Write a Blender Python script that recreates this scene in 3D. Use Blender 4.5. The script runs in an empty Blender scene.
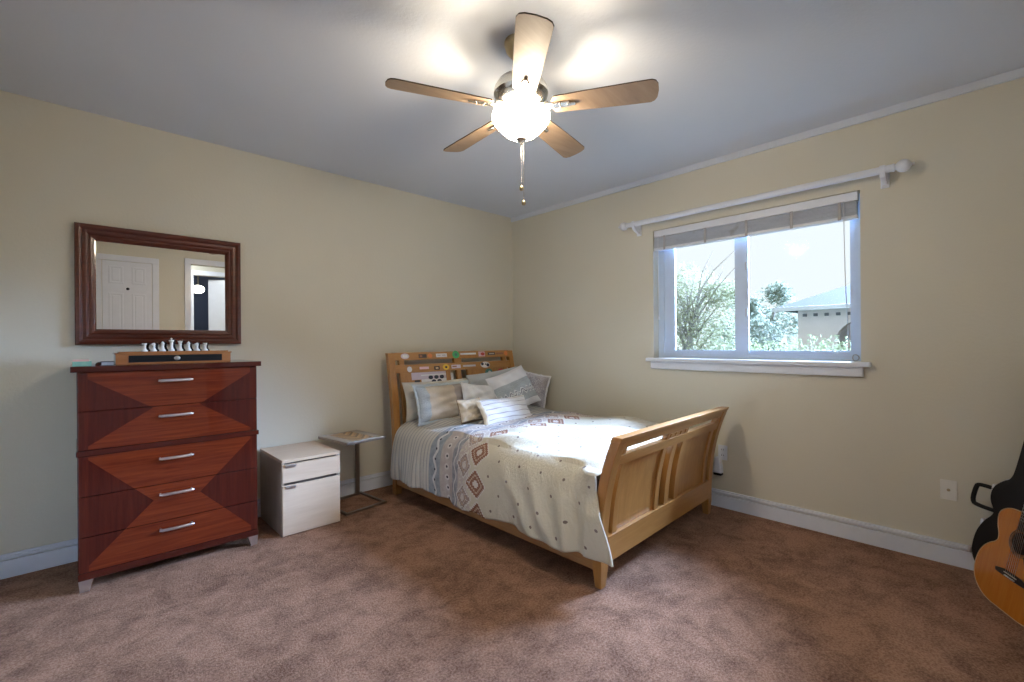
import bpy, bmesh, math, random
from mathutils import Vector, Matrix, Euler
R = math.radians
rng = random.Random(7)
S = bpy.context.scene
COL = S.collection

# ------------------------------------------------------------------ camera, sky, sun, exposure
cd = bpy.data.cameras.new('camera'); cam = bpy.data.objects.new('camera', cd); COL.objects.link(cam)
YAW, ROLL = R(46.453), R(-0.421)
fw = Vector((math.cos(YAW), math.sin(YAW), 0)); rt = Vector((math.sin(YAW), -math.cos(YAW), 0)); up = Vector((0, 0, 1))
r2 = rt*math.cos(ROLL) + up*math.sin(ROLL); u2 = -rt*math.sin(ROLL) + up*math.cos(ROLL)
cam.matrix_world = Matrix(((r2.x, u2.x, -fw.x, -3.660), (r2.y, u2.y, -fw.y, -3.836), (r2.z, u2.z, -fw.z, 1.3016), (0, 0, 0, 1)))
cd.sensor_width = 36; cd.lens = 457.93/1024*36; cd.shift_y = 1.5/1024; cd.clip_start = .02
S.camera = cam

wd = bpy.data.worlds.new('world'); S.world = wd; wd.use_nodes = True
bg = wd.node_tree.nodes['Background']; bg.inputs[0].default_value = (.90, .96, 1, 1); bg.inputs[1].default_value = 1.06
sd = bpy.data.lights.new('soft_sun', 'SUN'); sun = bpy.data.objects.new('soft_sun', sd); COL.objects.link(sun)
sd.energy = 92.0; sd.angle = R(52); sd.color = (.43, .61, 1)
sun.rotation_euler = Vector((-1, .26, -.50)).to_track_quat('-Z', 'Y').to_euler()
LAMP = 66.0; BULB = 50.0; PW = 48.0
S.view_settings.view_transform = 'Standard'; S.view_settings.look = 'None'
S.view_settings.exposure = 0.0; S.view_settings.gamma = 1; S.view_settings.use_curve_mapping = False

# ------------------------------------------------------------------ node helpers
class X:
    """a float socket with arithmetic"""
    t = None
    def __init__(s, sock): s.s = sock
    @staticmethod
    def op(o, *a):
        n = X.t.nodes.new('ShaderNodeMath'); n.operation = o
        for i, v in enumerate(a):
            if isinstance(v, X): X.t.links.new(v.s, n.inputs[i])
            else: n.inputs[i].default_value = v
        return X(n.outputs[0])
    def __add__(a, b): return X.op('ADD', a, b)
    def __radd__(a, b): return X.op('ADD', b, a)
    def __sub__(a, b): return X.op('SUBTRACT', a, b)
    def __rsub__(a, b): return X.op('SUBTRACT', b, a)
    def __mul__(a, b): return X.op('MULTIPLY', a, b)
    def __rmul__(a, b): return X.op('MULTIPLY', b, a)
    def __truediv__(a, b): return X.op('DIVIDE', a, b)
    def gt(a, b): return X.op('GREATER_THAN', a, b)
    def lt(a, b): return X.op('LESS_THAN', a, b)
    def abs(a): return X.op('ABSOLUTE', a)
    def fract(a): return X.op('FRACT', a)
    def floor(a): return X.op('FLOOR', a)
    def sin(a): return X.op('SINE', a)
    def sqrt(a): return X.op('SQRT', a)
    def mod(a, b): return X.op('FLOORED_MODULO', a, b)
    def max(a, b): return X.op('MAXIMUM', a, b)
    def min(a, b): return X.op('MINIMUM', a, b)
    def band(a, lo, hi): return a.gt(lo)*a.lt(hi)
def col(c): return c if not isinstance(c, tuple) else (c[0], c[1], c[2], 1)
def mix(f, a, b):
    n = X.t.nodes.new('ShaderNodeMix'); n.data_type = 'RGBA'
    if isinstance(f, X): X.t.links.new(f.s, n.inputs[0])
    else: n.inputs[0].default_value = f
    for i, v in ((6, a), (7, b)):
        if isinstance(v, tuple): n.inputs[i].default_value = col(v)
        else: X.t.links.new(v, n.inputs[i])
    return n.outputs[2]
def coords(kind='Object', scale=(1, 1, 1)):
    t = X.t.nodes.new('ShaderNodeTexCoord'); m = X.t.nodes.new('ShaderNodeMapping')
    m.inputs['Scale'].default_value = scale
    X.t.links.new(t.outputs[kind], m.inputs[0]); return m.outputs[0]
def sep(v):
    n = X.t.nodes.new('ShaderNodeSeparateXYZ'); X.t.links.new(v, n.inputs[0])
    return X(n.outputs[0]), X(n.outputs[1]), X(n.outputs[2])
def noise(v, scale, detail=3, rough=.55, dist=0):
    n = X.t.nodes.new('ShaderNodeTexNoise'); X.t.links.new(v, n.inputs['Vector'])
    n.inputs['Scale'].default_value = scale; n.inputs['Detail'].default_value = detail
    n.inputs['Roughness'].default_value = rough; n.inputs['Distortion'].default_value = dist
    return X(n.outputs[0])
def ramp(f, lo, hi):
    n = X.t.nodes.new('ShaderNodeMapRange'); X.t.links.new(f.s, n.inputs[0])
    n.inputs[1].default_value = lo; n.inputs[2].default_value = hi
    return X(n.outputs[0])
def bump(h, strength, dist=.01):
    n = X.t.nodes.new('ShaderNodeBump'); n.inputs['Strength'].default_value = strength
    n.inputs['Distance'].default_value = dist; X.t.links.new(h.s, n.inputs['Height'])
    return n.outputs[0]
def mat(name, build=None, color=(.8, .8, .8), rough=.5, metal=0, coat=0, spec=None, coat_rough=.03):
    m = bpy.data.materials.new(name); m.use_nodes = True
    X.t = m.node_tree; p = X.t.nodes['Principled BSDF']
    p.inputs['Base Color'].default_value = col(color); p.inputs['Roughness'].default_value = rough
    p.inputs['Metallic'].default_value = metal; p.inputs['Coat Weight'].default_value = coat
    p.inputs['Coat Roughness'].default_value = coat_rough
    if spec is not None: p.inputs['Specular IOR Level'].default_value = spec
    if build:
        c, nrm = build()
        if c is not None: X.t.links.new(c, p.inputs['Base Color'])
        if nrm is not None: X.t.links.new(nrm, p.inputs['Normal'])
    return m
def speckle(name, c, amt=.06, scale=14, **k):
    def b():
        v = coords(); n = noise(v, scale)
        d = tuple(max(0, x*(1-amt)) for x in c); l = tuple(min(1, x*(1+amt)) for x in c)
        return mix(ramp(n, .3, .7), d, l), None
    return mat(name, b, color=c, **k)
def wood(name, c1, c2, axis='z', scale=9, stretch=14, **k):
    """grain runs along the given axis"""
    def b():
        sc = [stretch*.35]*3; sc['xyz'.index(axis)] = .35
        v = coords('Object', tuple(sc)); n = noise(v, scale, 5, .6, .6); f = noise(v, scale*5, 2)
        return mix(ramp(n*.75+f*.25, .32, .68), c1, c2), None
    return mat(name, b, color=c1, **k)
def emit(name, c, s):
    m = bpy.data.materials.new(name); m.use_nodes = True; t = m.node_tree
    t.nodes.remove(t.nodes['Principled BSDF']); e = t.nodes.new('ShaderNodeEmission')
    e.inputs[0].default_value = col(c); e.inputs[1].default_value = s
    t.links.new(e.outputs[0], t.nodes['Material Output'].inputs[0]); return m

# ------------------------------------------------------------------ mesh helpers
def BM(): return bmesh.new()
def merge(bm, tmp, M=None):
    if M is not None: bmesh.ops.transform(tmp, matrix=M, verts=tmp.verts[:])
    me = bpy.data.meshes.new('t'); tmp.to_mesh(me); tmp.free(); bm.from_mesh(me); bpy.data.meshes.remove(me)
def box(bm, x0, x1, y0, y1, z0, z1, bev=.003, seg=2, M=None):
    t = bmesh.new(); bmesh.ops.create_cube(t, size=1)
    sx, sy, sz = abs(x1-x0), abs(y1-y0), abs(z1-z0)
    for v in t.verts: v.co = Vector(((x0+x1)/2+v.co.x*sx, (y0+y1)/2+v.co.y*sy, (z0+z1)/2+v.co.z*sz))
    b = min(bev, min(sx, sy, sz)*.45)
    if b > 0: bmesh.ops.bevel(t, geom=t.edges[:], offset=b, segments=seg, profile=.6, affect='EDGES', clamp_overlap=True)
    merge(bm, t, M); return bm
def lathe(bm, prof, c=(0, 0, 0), n=32, M=None, mi=None):
    """prof: (radius, z) list, turned about z"""
    t = bmesh.new(); rings = []
    for r, z in prof:
        if r < 1e-5: rings.append([t.verts.new((0, 0, z))])
        else: rings.append([t.verts.new((r*math.cos(2*math.pi*i/n), r*math.sin(2*math.pi*i/n), z)) for i in range(n)])
    for a, b in zip(rings, rings[1:]):
        for i in range(n):
            j = (i+1) % n
            if len(a) == 1 and len(b) == 1: continue
            if len(a) == 1: f = t.faces.new((a[0], b[j], b[i]))
            elif len(b) == 1: f = t.faces.new((a[i], a[j], b[0]))
            else: f = t.faces.new((a[i], a[j], b[j], b[i]))
            f.smooth = True
            if mi is not None: f.material_index = mi
    bmesh.ops.recalc_face_normals(t, faces=t.faces[:])
    MM = Matrix.Translation(c) @ (M if M is not None else Matrix())
    merge(bm, t, MM); return bm
def tube(bm, pts, r, n=10, cap=True):
    pts = [Vector(p) for p in pts]; t = bmesh.new(); rings = []; pn = None
    for i, p in enumerate(pts):
        d = (pts[min(i+1, len(pts)-1)]-pts[max(i-1, 0)]).normalized()
        if pn is None: pn = d.orthogonal().normalized()
        pn = (pn-d*pn.dot(d)).normalized(); b = d.cross(pn)
        rr = r[i] if isinstance(r, (list, tuple)) else r
        rings.append([t.verts.new(p+(pn*math.cos(2*math.pi*k/n)+b*math.sin(2*math.pi*k/n))*rr) for k in range(n)])
    for a, b in zip(rings, rings[1:]):
        for k in range(n):
            f = t.faces.new((a[k], a[(k+1) % n], b[(k+1) % n], b[k])); f.smooth = True
    if cap: t.faces.new(rings[0][::-1]); t.faces.new(rings[-1])
    bmesh.ops.recalc_face_normals(t, faces=t.faces[:])
    merge(bm, t); return bm
def prism(bm, outline, z0, z1, M=None, bev=0, smooth=False):
    """outline: (x, y) polygon pulled from z0 to z1"""
    t = bmesh.new(); a = [t.verts.new((x, y, z0)) for x, y in outline]; b = [t.verts.new((x, y, z1)) for x, y in outline]
    t.faces.new(a[::-1]); t.faces.new(b); n = len(a)
    for i in range(n):
        f = t.faces.new((a[i], a[(i+1) % n], b[(i+1) % n], b[i])); f.smooth = smooth
    bmesh.ops.recalc_face_normals(t, faces=t.faces[:])
    if bev:
        es = [e for e in t.edges if abs(e.verts[0].co.z-e.verts[1].co.z) < 1e-6]
        bmesh.ops.bevel(t, geom=es, offset=bev, segments=2, profile=.6, affect='EDGES')
    merge(bm, t, M); return bm
def bent(bm, x0, x1, z0, z1, yf, yb, curve, nz=10, bev=.004, M=None):
    """a board in x,z whose y follows curve(z)"""
    t = bmesh.new(); rows = []
    for i in range(nz+1):
        z = z0+(z1-z0)*i/nz; c = curve(z)
        rows.append([t.verts.new((x, y+c, z)) for x, y in ((x0, yf), (x1, yf), (x1, yb), (x0, yb))])
    for a, b in zip(rows, rows[1:]):
        for k in range(4): t.faces.new((a[k], a[(k+1) % 4], b[(k+1) % 4], b[k]))
    t.faces.new(rows[0][::-1]); t.faces.new(rows[-1])
    bmesh.ops.recalc_face_normals(t, faces=t.faces[:])
    if bev:
        es = [e for e in t.edges if e.calc_face_angle(0) > .9]
        bmesh.ops.bevel(t, geom=es, offset=bev, segments=2, profile=.6, affect='EDGES', clamp_overlap=True)
    merge(bm, t, M); return bm
def link(name, bm, m, parent=None, smooth=None, root=None):
    """one mesh object; bm is in world space (or in the root's own space when root is rotated)"""
    if parent is not None:
        top = parent
        while top.parent: top = top.parent
        if not top.get('local'): bmesh.ops.translate(bm, vec=-Vector(top.location), verts=bm.verts[:])
    elif root is not None: bmesh.ops.translate(bm, vec=-Vector(root), verts=bm.verts[:])
    me = bpy.data.meshes.new(name); bm.to_mesh(me); bm.free()
    for q in (m if isinstance(m, (list, tuple)) else [m]): me.materials.append(q)
    if smooth is not None:
        me.polygons.foreach_set('use_smooth', [True]*len(me.polygons))
        me.set_sharp_from_angle(angle=R(smooth))
    o = bpy.data.objects.new(name, me); COL.objects.link(o)
    if parent is not None: o.parent = parent
    elif root is not None: o.location = root
    return o
def tag(o, label, cat, group=None, kind=None):
    o['label'] = label; o['category'] = cat
    if group: o['group'] = group
    if kind: o['kind'] = kind
    return o
def thing(name, label, cat, loc, rot=None, group=None):
    o = bpy.data.objects.new(name, None); COL.objects.link(o); o.empty_display_size = .1; o.location = loc
    if rot is not None: o.rotation_euler = rot; o['local'] = 1
    return tag(o, label, cat, group)
def struct(name, bm, m, parent=None, smooth=None):
    o = link(name, bm, m, parent, smooth)
    if parent is None: o['kind'] = 'structure'
    return o
def bulk(vfs):
    """mesh from lists (fast, for leaves)"""
    v, f = vfs; bm = bmesh.new(); vs = [bm.verts.new(p) for p in v]
    for q in f: bm.faces.new([vs[i] for i in q])
    return bm

# ------------------------------------------------------------------ materials
def _wall(c):
    def b():
        v = coords(); n = noise(v, 55, 4, .6); w = noise(v, 1.3, 2)
        return mix(ramp(w, .3, .7), tuple(x*.97 for x in c), c), bump(n, .22, .006)
    return b
M_wall = mat('cream_wall_paint', _wall((.68, .64, .525)), rough=.62)
M_ceil = mat('ceiling_paint', _wall((.68, .71, .765)), rough=.8)
M_trim = speckle('white_trim_paint', (.74, .765, .82), .02, rough=.32)
M_vinyl = speckle('white_window_vinyl', (.56, .66, .79), .02, rough=.35)
def _carpet():
    v = coords(); big = noise(v, 1.9, 6, .66, .6); mid = noise(v, 7, 5, .68, .4); fine = noise(v, 95, 3, .75); tuft = noise(v, 380, 2)
    c = mix(ramp(big*.4+mid*.6, .40, .57), (.180, .090, .054), (.475, .262, .168))
    c = mix(ramp(fine, .36, .70)*.5, c, (.60, .37, .265))
    return mix(ramp(fine, .56, .34)*.5, c, (.15, .070, .042)), bump(fine*.6+tuft*.4, 1.0, .014)
M_carpet = mat('brown_carpet_pile', _carpet, rough=.95, spec=.1)
M_maple = wood('honey_maple', (.37, .165, .042), (.48, .245, .075), 'x', 6, 12, rough=.33, coat=.25, coat_rough=.2)
M_maple_v = wood('honey_maple_upright', (.35, .155, .038), (.47, .235, .07), 'z', 6, 12, rough=.33, coat=.25, coat_rough=.2)
M_rail = wood('maple_rail', (.32, .15, .055), (.42, .22, .085), 'y', 6, 12, rough=.38)
M_nickel = mat('brushed_nickel', color=(.62, .60, .56), rough=.27, metal=1)
M_bronze = mat('aged_brass_metal', color=(.45, .36, .22), rough=.3, metal=1)
M_silver = mat('satin_silver', color=(.72, .73, .76), rough=.3, metal=1)
M_dark = speckle('near_black', (.008, .008, .009), .2, rough=.5, spec=.2)
M_black = mat('black_case_shell', color=(.009, .009, .010), rough=.4, spec=.3)
M_mirror = mat('mirror_silvering', color=(.93, .93, .92), rough=.0, metal=1)
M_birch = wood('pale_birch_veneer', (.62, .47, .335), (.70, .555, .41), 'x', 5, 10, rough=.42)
M_birch_shaded = wood('birch_shaded_side', (.40, .32, .25), (.48, .39, .31), 'z', 5, 10, rough=.42)  # same birch, darkened: shade of the cabinet sides put into the colour
M_gap = mat('shadow_gap', color=(.10, .08, .07), rough=.6)
M_blade = wood('light_oak_blade', (.25, .165, .105), (.35, .25, .165), 'x', 5, 10, rough=.45)
M_blade_top = wood('dark_walnut_edge', (.05, .028, .018), (.09, .05, .03), 'x', 5, 10, rough=.45)
def glass_mat(name):
    m = bpy.data.materials.new(name); m.use_nodes = True; t = m.node_tree; t.nodes.remove(t.nodes['Principled BSDF'])
    tr = t.nodes.new('ShaderNodeBsdfTransparent'); gl = t.nodes.new('ShaderNodeBsdfGlossy'); gl.inputs['Roughness'].default_value = .0
    fr = t.nodes.new('ShaderNodeFresnel'); fr.inputs[0].default_value = 1.07; mx = t.nodes.new('ShaderNodeMixShader')
    tr.inputs[0].default_value = (.97, .985, .98, 1)
    t.links.new(fr.outputs[0], mx.inputs[0]); t.links.new(tr.outputs[0], mx.inputs[1]); t.links.new(gl.outputs[0], mx.inputs[2])
    t.links.new(mx.outputs[0], t.nodes['Material Output'].inputs[0]); return m
M_glass = glass_mat('window_glass')

# ------------------------------------------------------------------ room shell
XL, YB, H = -4.20, -4.25, 2.74
struct('floor', box(BM(), XL-.1, .10, YB-3.2, .1, -.12, 0, 0), M_carpet)
struct('ceiling', box(BM(), XL-.1, .14, YB-3.2, .1, H, H+.12, 0), M_ceil)
struct('wall_left', box(BM(), XL-.12, .14, 0, .12, 0, H, 0), M_wall)                 # the wall behind the dresser and headboard
WY0, WY1, WZ0, WZ1 = -3.247, -1.786, 1.160, 2.268
w = BM()
box(w, 0, .14, YB-.12, WY0, 0, H, 0); box(w, 0, .14, WY1, 0, 0, H, 0)
box(w, 0, .14, WY0, WY1, 0, WZ0, 0); box(w, 0, .14, WY0, WY1, WZ1, H, 0)
bmesh.ops.remove_doubles(w, verts=w.verts[:], dist=1e-4)
struct('wall_right', w, M_wall)
struct('wall_side', box(BM(), XL-.12, XL, YB-.12, 0, 0, H, 0), M_wall)
OX0, OX1, OZ = -2.45, -1.55, 2.48                                                    # cased opening to the hall
w = BM(); box(w, XL, OX0, YB-.12, YB, 0, H, 0); box(w, OX1, 0, YB-.12, YB, 0, H, 0); box(w, OX0, OX1, YB-.12, YB, OZ, H, 0)
struct('wall_back', w, M_wall)
def baseboard(name, ax, a0, a1, base, sgn):
    bm = BM()
    for d, z0, z1 in ((.016, 0, .098), (.012, .102, .112), (.017, .112, .122), (.010, .120, .134)):
        if ax == 'x': box(bm, a0, a1, base, base+sgn*d, z0, z1, .002)
        else: box(bm, base, base+sgn*d, a0, a1, z0, z1, .002)
    return struct(name, bm, M_trim)
baseboard('baseboard_left', 'x', XL, 0, 0, -1)
baseboard('baseboard_right', 'y', YB, -.017, 0, -1)
baseboard('baseboard_side', 'y', YB, -.017, XL, 1)
baseboard('baseboard_back', 'x', -1.46, -.02, YB, 1)
bm = BM(); box(bm, -.022, 0, YB, 0, 2.692, 2.74, .004); struct('trim_1', bm, M_ceil)
# door pair and cased opening seen in the mirror
def casing(name, x0, x1, z1, y, sgn):
    bm = BM(); box(bm, x0-.075, x0, y, y+sgn*.022, 0, z1+.075, .004); box(bm, x1, x1+.075, y, y+sgn*.022, 0, z1+.075, .004)
    box(bm, x0-.075, x1+.075, y, y+sgn*.024, z1, z1+.077, .004); return struct(name, bm, M_trim)
casing('trim_2', OX0, OX1, OZ, YB, 1)
casing('trim_3', -3.94, -2.895, 2.43, YB, 1)
def six_panel(x0, x1, z1, y):
    bm = BM(); box(bm, x0, x1, y, y+.016, .012, z1, .002)
    cw = (x1-x0); st = .065; mid = (x0+x1)/2
    for a, b in ((x0+st, mid-.045), (mid+.045, x1-st)):
        for za, zb in ((2.13, 2.36), (1.10, 2.0), (.16, .95)):
            fr = .022
            box(bm, a, b, y+.014, y+.021, za, za+fr, .004); box(bm, a, b, y+.014, y+.021, zb-fr, zb, .004)
            box(bm, a, a+fr, y+.014, y+.021, za, zb, .004); box(bm, b-fr, b, y+.014, y+.021, za, zb, .004)
            box(bm, a+.035, b-.035, y+.014, y+.020, za+.035, zb-.035, .005)
    return bm
for n, a, b in ((1, -3.415, -2.90), (2, -3.935, -3.42)):
    d = struct('door_%d' % n, six_panel(a, b, 2.425, YB+.002), M_trim)
    k = BM(); lathe(k, [(0, .045), (.014, .042), (.018, .03), (.010, .018), (.012, 0), (0, 0)], ((a+b)/2, YB+.018, 2.06), 16, Matrix.Rotation(R(-90), 4, 'X'))
    link('knob', k, M_dark, d)
# hall and the room beyond
M_blue = mat('slate_blue_paint', _wall((.09, .12, .20)), rough=.6)
w = BM(); box(w, -3.1, -2.21, -5.72, -5.6, 0, H, 0); box(w, -1.55, -.9, -5.72, -5.6, 0, H, 0); box(w, -2.21, -1.55, -5.72, -5.6, 2.5, H, 0)
box(w, -3.2, -3.1, -5.72, YB-.12, 0, H, 0); box(w, -1.0, -.9, -5.6, YB-.12, 0, H, 0)
struct('wall_hall', w, M_wall)
casing('trim_4', -2.21, -1.55, 2.5, -5.6, 1)
w = BM(); box(w, -3.1, -.7, -7.3, -7.2, 0, H, 0); box(w, -3.2, -3.1, -7.2, -5.72, 0, H, 0); box(w, -.8, -.7, -7.2, -5.72, 0, H, 0)
struct('wall_far', w, M_blue)
d = BM(); box(d, 0, .72, -.04, 0, .012, 2.46, .003)
bmesh.ops.transform(d, matrix=Matrix.Translation((-1.57, -5.66, 0)) @ Matrix.Rotation(R(196), 4, 'Z'), verts=d.verts[:])
bmesh.ops.scale(d, vec=(.55, 1, 1), space=Matrix.Translation((1.57, 0, 0)), verts=d.verts[:])
struct('door_3', d, M_trim)
hl = thing('ceiling_lamp', 'round white glass ceiling lamp lit in the dark blue room beyond the hall', 'lamp', (-2.0, -6.5, 2.3))
link('base_plate', lathe(BM(), [(0, H), (.08, H), (.085, H-.03), (.02, H-.05), (.02, 2.42), (0, 2.42)], (-2.0, -6.5, 0), 24), M_nickel, hl, 40)
link('glass_globe', lathe(BM(), [(.03, 2.42), (.08, 2.40), (.105, 2.36), (.10, 2.32), (.06, 2.28), (0, 2.27)], (-2.0, -6.5, 0), 24), emit('globe_glow', (1, .95, .85), 9), hl, 60)
ar = thing('wall_picture', 'small framed picture hanging on the blue wall beyond the hall', 'picture', (-2.55, -7.19, 1.3))
bm = BM()
for a in ((-2.75, -2.35, 1.3, 1.34), (-2.75, -2.35, 1.86, 1.9), (-2.75, -2.71, 1.3, 1.9), (-2.39, -2.35, 1.3, 1.9)): box(bm, a[0], a[1], -7.2, -7.17, a[2], a[3])
link('picture_frame', bm, M_trim, ar)
link('picture_print', box(BM(), -2.71, -2.39, -7.2, -7.185, 1.34, 1.86, .001), speckle('grey_print', (.25, .27, .3), .5, 6), ar)
hv = thing('hall_fill_lamp', 'added fill lamp of flush white glass, out of view on the hall ceiling', 'lamp', (-2.5, -4.95, H))  # fill lamp added out of view to brighten the hall
link('lamp_base', lathe(BM(), [(0, H), (.15, H), (.15, H-.03), (0, H-.03)], (-2.5, -4.95, 0), 24), M_nickel, hv, 40)
link('glass_bowl', lathe(BM(), [(.14, H-.03), (.135, H-.06), (.09, H-.095), (0, H-.11)], (-2.5, -4.95, 0), 24), emit('hall_fill_glow', (.85, .92, 1), 90), hv, 60)

# ------------------------------------------------------------------ window
wf = BM()
fx0, fx1 = .086, .138
for a in ((WY0, WY0+.045, WZ0+.04, WZ1-.05), (WY1-.055, WY1, WZ0+.04, WZ1-.05)): box(wf, fx0, fx1, a[0], a[1], a[2], a[3], 0)
box(wf, fx0, fx1, WY0, WY1, WZ0, WZ0+.04, 0); box(wf, fx0, fx1, WY0, WY1, WZ1-.05, WZ1, 0)
bmesh.ops.remove_doubles(wf, verts=wf.verts[:], dist=1e-4)
win = struct('window_1', wf, M_vinyl)
def sash(y0, y1, x0, x1, st):
    bm = BM(); z0, z1 = WZ0+.036, WZ1-.046
    box(bm, x0, x1, y0, y0+st, z0+.032, z1-.04, 0); box(bm, x0, x1, y1-st, y1, z0+.032, z1-.04, 0)
    box(bm, x0, x1, y0, y1, z0, z0+.032, 0); box(bm, x0, x1, y0, y1, z1-.04, z1, 0); return bm
mid = -2.490
for n, (y0, y1, x0, x1, st) in enumerate(((mid-.045, WY1-.052, .094, .112, .100), (WY0+.03, mid+.045, .114, .132, .044))):
    s = link('sash', sash(y0, y1, x0, x1, st), M_vinyl, win)
    link('pane', box(BM(), (x0+x1)/2-.002, (x0+x1)/2+.002, y0+st-.005, y1-st+.005, WZ0+.066, WZ1-.084, 0), M_glass, s)
    if n == 0:
        for z in (1.52, 1.88):
            link('latch', box(BM(), x0-.014, x0+.002, y0+.004, y0+.02, z-.03, z+.03, .004), speckle('grey_latch', (.45, .47, .5), rough=.4), s)
sl = BM(); box(sl, -.055, .05, -3.30, -1.735, 1.128, 1.16, .007); box(sl, -.030, -.001, -3.262, -1.77, 1.065, 1.129, .006)
struct('trim_5', sl, M_trim)
# raised blind
def _bl():
    v = coords('Object', (1, .25, 1)); n = noise(v, 22, 4, .6); k = noise(coords(), 5, 3, .7)
    return mix(ramp(k, .60, .72), mix(ramp(n, .3, .7), (.43, .46, .52), (.52, .55, .61)), (.32, .31, .31)), None
M_blind = mat('washed_faux_wood', _bl, rough=.45)
bl = thing('window_blind', 'whitewashed wooden blind pulled up into a stack at the top of the window', 'blind', (0, -2.516, WZ1))
by0, by1 = WY0+.012, WY1-.012
link('headrail', box(BM(), -.008, .040, by0, by1, 2.205, 2.262, .003), M_trim, bl)
st = BM()
for i in range(10): box(st, -.012+.002*math.sin(i*2.1), .040, by0+.004, by1-.004, 2.113+i*.0088, 2.1205+i*.0088, .002)
link('slat_stack', st, M_blind, bl)
link('bottom_rail', box(BM(), -.010, .040, by0+.002, by1-.002, 2.090, 2.112, .004), M_trim, bl)
for y in (-1.90, -2.25, -2.56, -2.86, -3.14):
    bm = BM(); box(bm, -.0175, -.0145, y-.009, y+.009, 2.088, 2.207, .001)
    link('ladder_tape', bm, speckle('taupe_tape', (.42, .40, .40), .1), bl)
for i, (y, z) in enumerate(((-3.165, 1.26), (-1.845, 1.50))):
    c = tube(BM(), [(-.02, y, 2.21), (-.02, y, 2.0), (-.014, y-.004*(1-i), 1.7), (-.012, y-(.02 if i == 0 else 0), z)], .0026, 6)
    o = link('lift_cord', c, M_trim, bl)
    link('cord_tassel', lathe(BM(), [(0, .03), (.004, .03), (.008, .0), (.008, -.012), (0, -.014)], (-.012, y-(.02 if i == 0 else 0), z), 12), M_trim, o)
co = BM(); pts = []
for i in range(90):
    a = i*.45; pts.append((.012+.006*math.sin(i*1.7), -3.218+.017*math.cos(a), 1.186+.020*math.sin(a)+.002*math.sin(i*.9)))
tube(co, pts, .0028, 6)
tag(link('cord_coil', co, speckle('grey_cord', (.35, .36, .38), .1), None, 60, (.012, -3.218, 1.163)), 'grey cord wound into a small coil on the right end of the window sill', 'cord')
# curtain rod
cr = thing('curtain_rod', 'white wooden curtain rod with round finials above the window', 'curtain rod', (-.09, -2.53, 2.335))
def rod_m(): return Matrix.Rotation(R(90), 4, 'X')
RZ0, RZ1 = 2.337, 2.337
link('rod', tube(BM(), [(-.09, -1.60, RZ0), (-.09, -3.42, RZ1)], .0225, 20), M_trim, cr, 40)
fin = [(0, 0), (.0235, 0), (.0245, .010), (.0165, .014), (.0165, .018), (.025, .022), (.034, .034), (.0375, .050), (.035, .066), (.025, .080), (.012, .088), (.007, .090), (.009, .096), (.008, .101), (0, .104)]
link('finial', lathe(BM(), fin, (-.09, -3.42, RZ1), 24, Matrix.Rotation(R(90), 4, 'X')), M_trim, cr, 60)
link('finial', lathe(BM(), fin, (-.09, -1.60, RZ0), 24, Matrix.Rotation(R(-90), 4, 'X')), M_trim, cr, 60)
for y in (-1.655, -3.375):
    b = BM(); box(b, -.014, 0, y-.022, y+.022, 2.245, 2.375, .005)
    prism(b, [(-.012, 2.262), (-.06, 2.275), (-.098, 2.292), (-.118, 2.318), (-.119, 2.345), (-.112, 2.36), (-.108, 2.335), (-.098, 2.316), (-.082, 2.316), (-.068, 2.335), (-.06, 2.348), (-.035, 2.338), (-.012, 2.345)],
          -.014, .014, Matrix.Translation((0, y, 0)) @ Matrix.Rotation(R(90), 4, 'X'), .002)
    link('bracket', b, M_trim, cr)
# wall plates
op = thing('wall_outlet', 'white duplex power outlet on the wall right behind the footboard', 'outlet', (0, -2.372, .43))
bm = BM(); box(bm, -.007, 0, -2.407, -2.337, .372, .487, .003); link('cover_plate', bm, M_trim, op)
for z in (.408, .452):
    bm = BM(); box(bm, -.010, -.005, -2.389, -2.355, z-.015, z+.015, .004); f = link('socket_face', bm, M_trim, op)
    bm = BM()
    for dy in (-.007, .007): box(bm, -.0108, -.0095, -2.372+dy-.0015, -2.372+dy+.0015, z-.004, z+.007, 0)
    link('slot', bm, M_dark, f)
pa = thing('plug_adapter', 'white plug-in adapter with dark base on the wall below the outlet, behind the footboard', 'adapter', (-.03, -2.345, .26))
bm = BM(); prism(bm, [(-2.378, .275), (-2.312, .275), (-2.330, .395), (-2.362, .395)], -.055, -.002, Matrix(((0, 0, 1, 0), (1, 0, 0, 0), (0, 1, 0, 0), (0, 0, 0, 1))), .006)
link('adapter_body', bm, M_trim, pa)
link('adapter_base', box(BM(), -.050, -.004, -2.374, -2.316, .255, .275, .004), M_dark, pa)
cp = thing('cable_plate', 'beige wall plate with one centre cable jack by the guitar', 'wall plate', (0, -3.651, .43))
bm = BM(); box(bm, -.007, 0, -3.687, -3.615, .372, .487, .003); link('cover_plate', bm, speckle('almond_plastic', (.78, .76, .70), .02, rough=.35), cp)
link('cable_jack', lathe(BM(), [(0, 0), (.008, 0), (.008, .006), (.005, .007), (.005, .014), (0, .014)], (-.006, -3.651, .43), 12, Matrix.Rotation(R(-90), 4, 'Y')), M_bronze, cp, 30)

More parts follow.
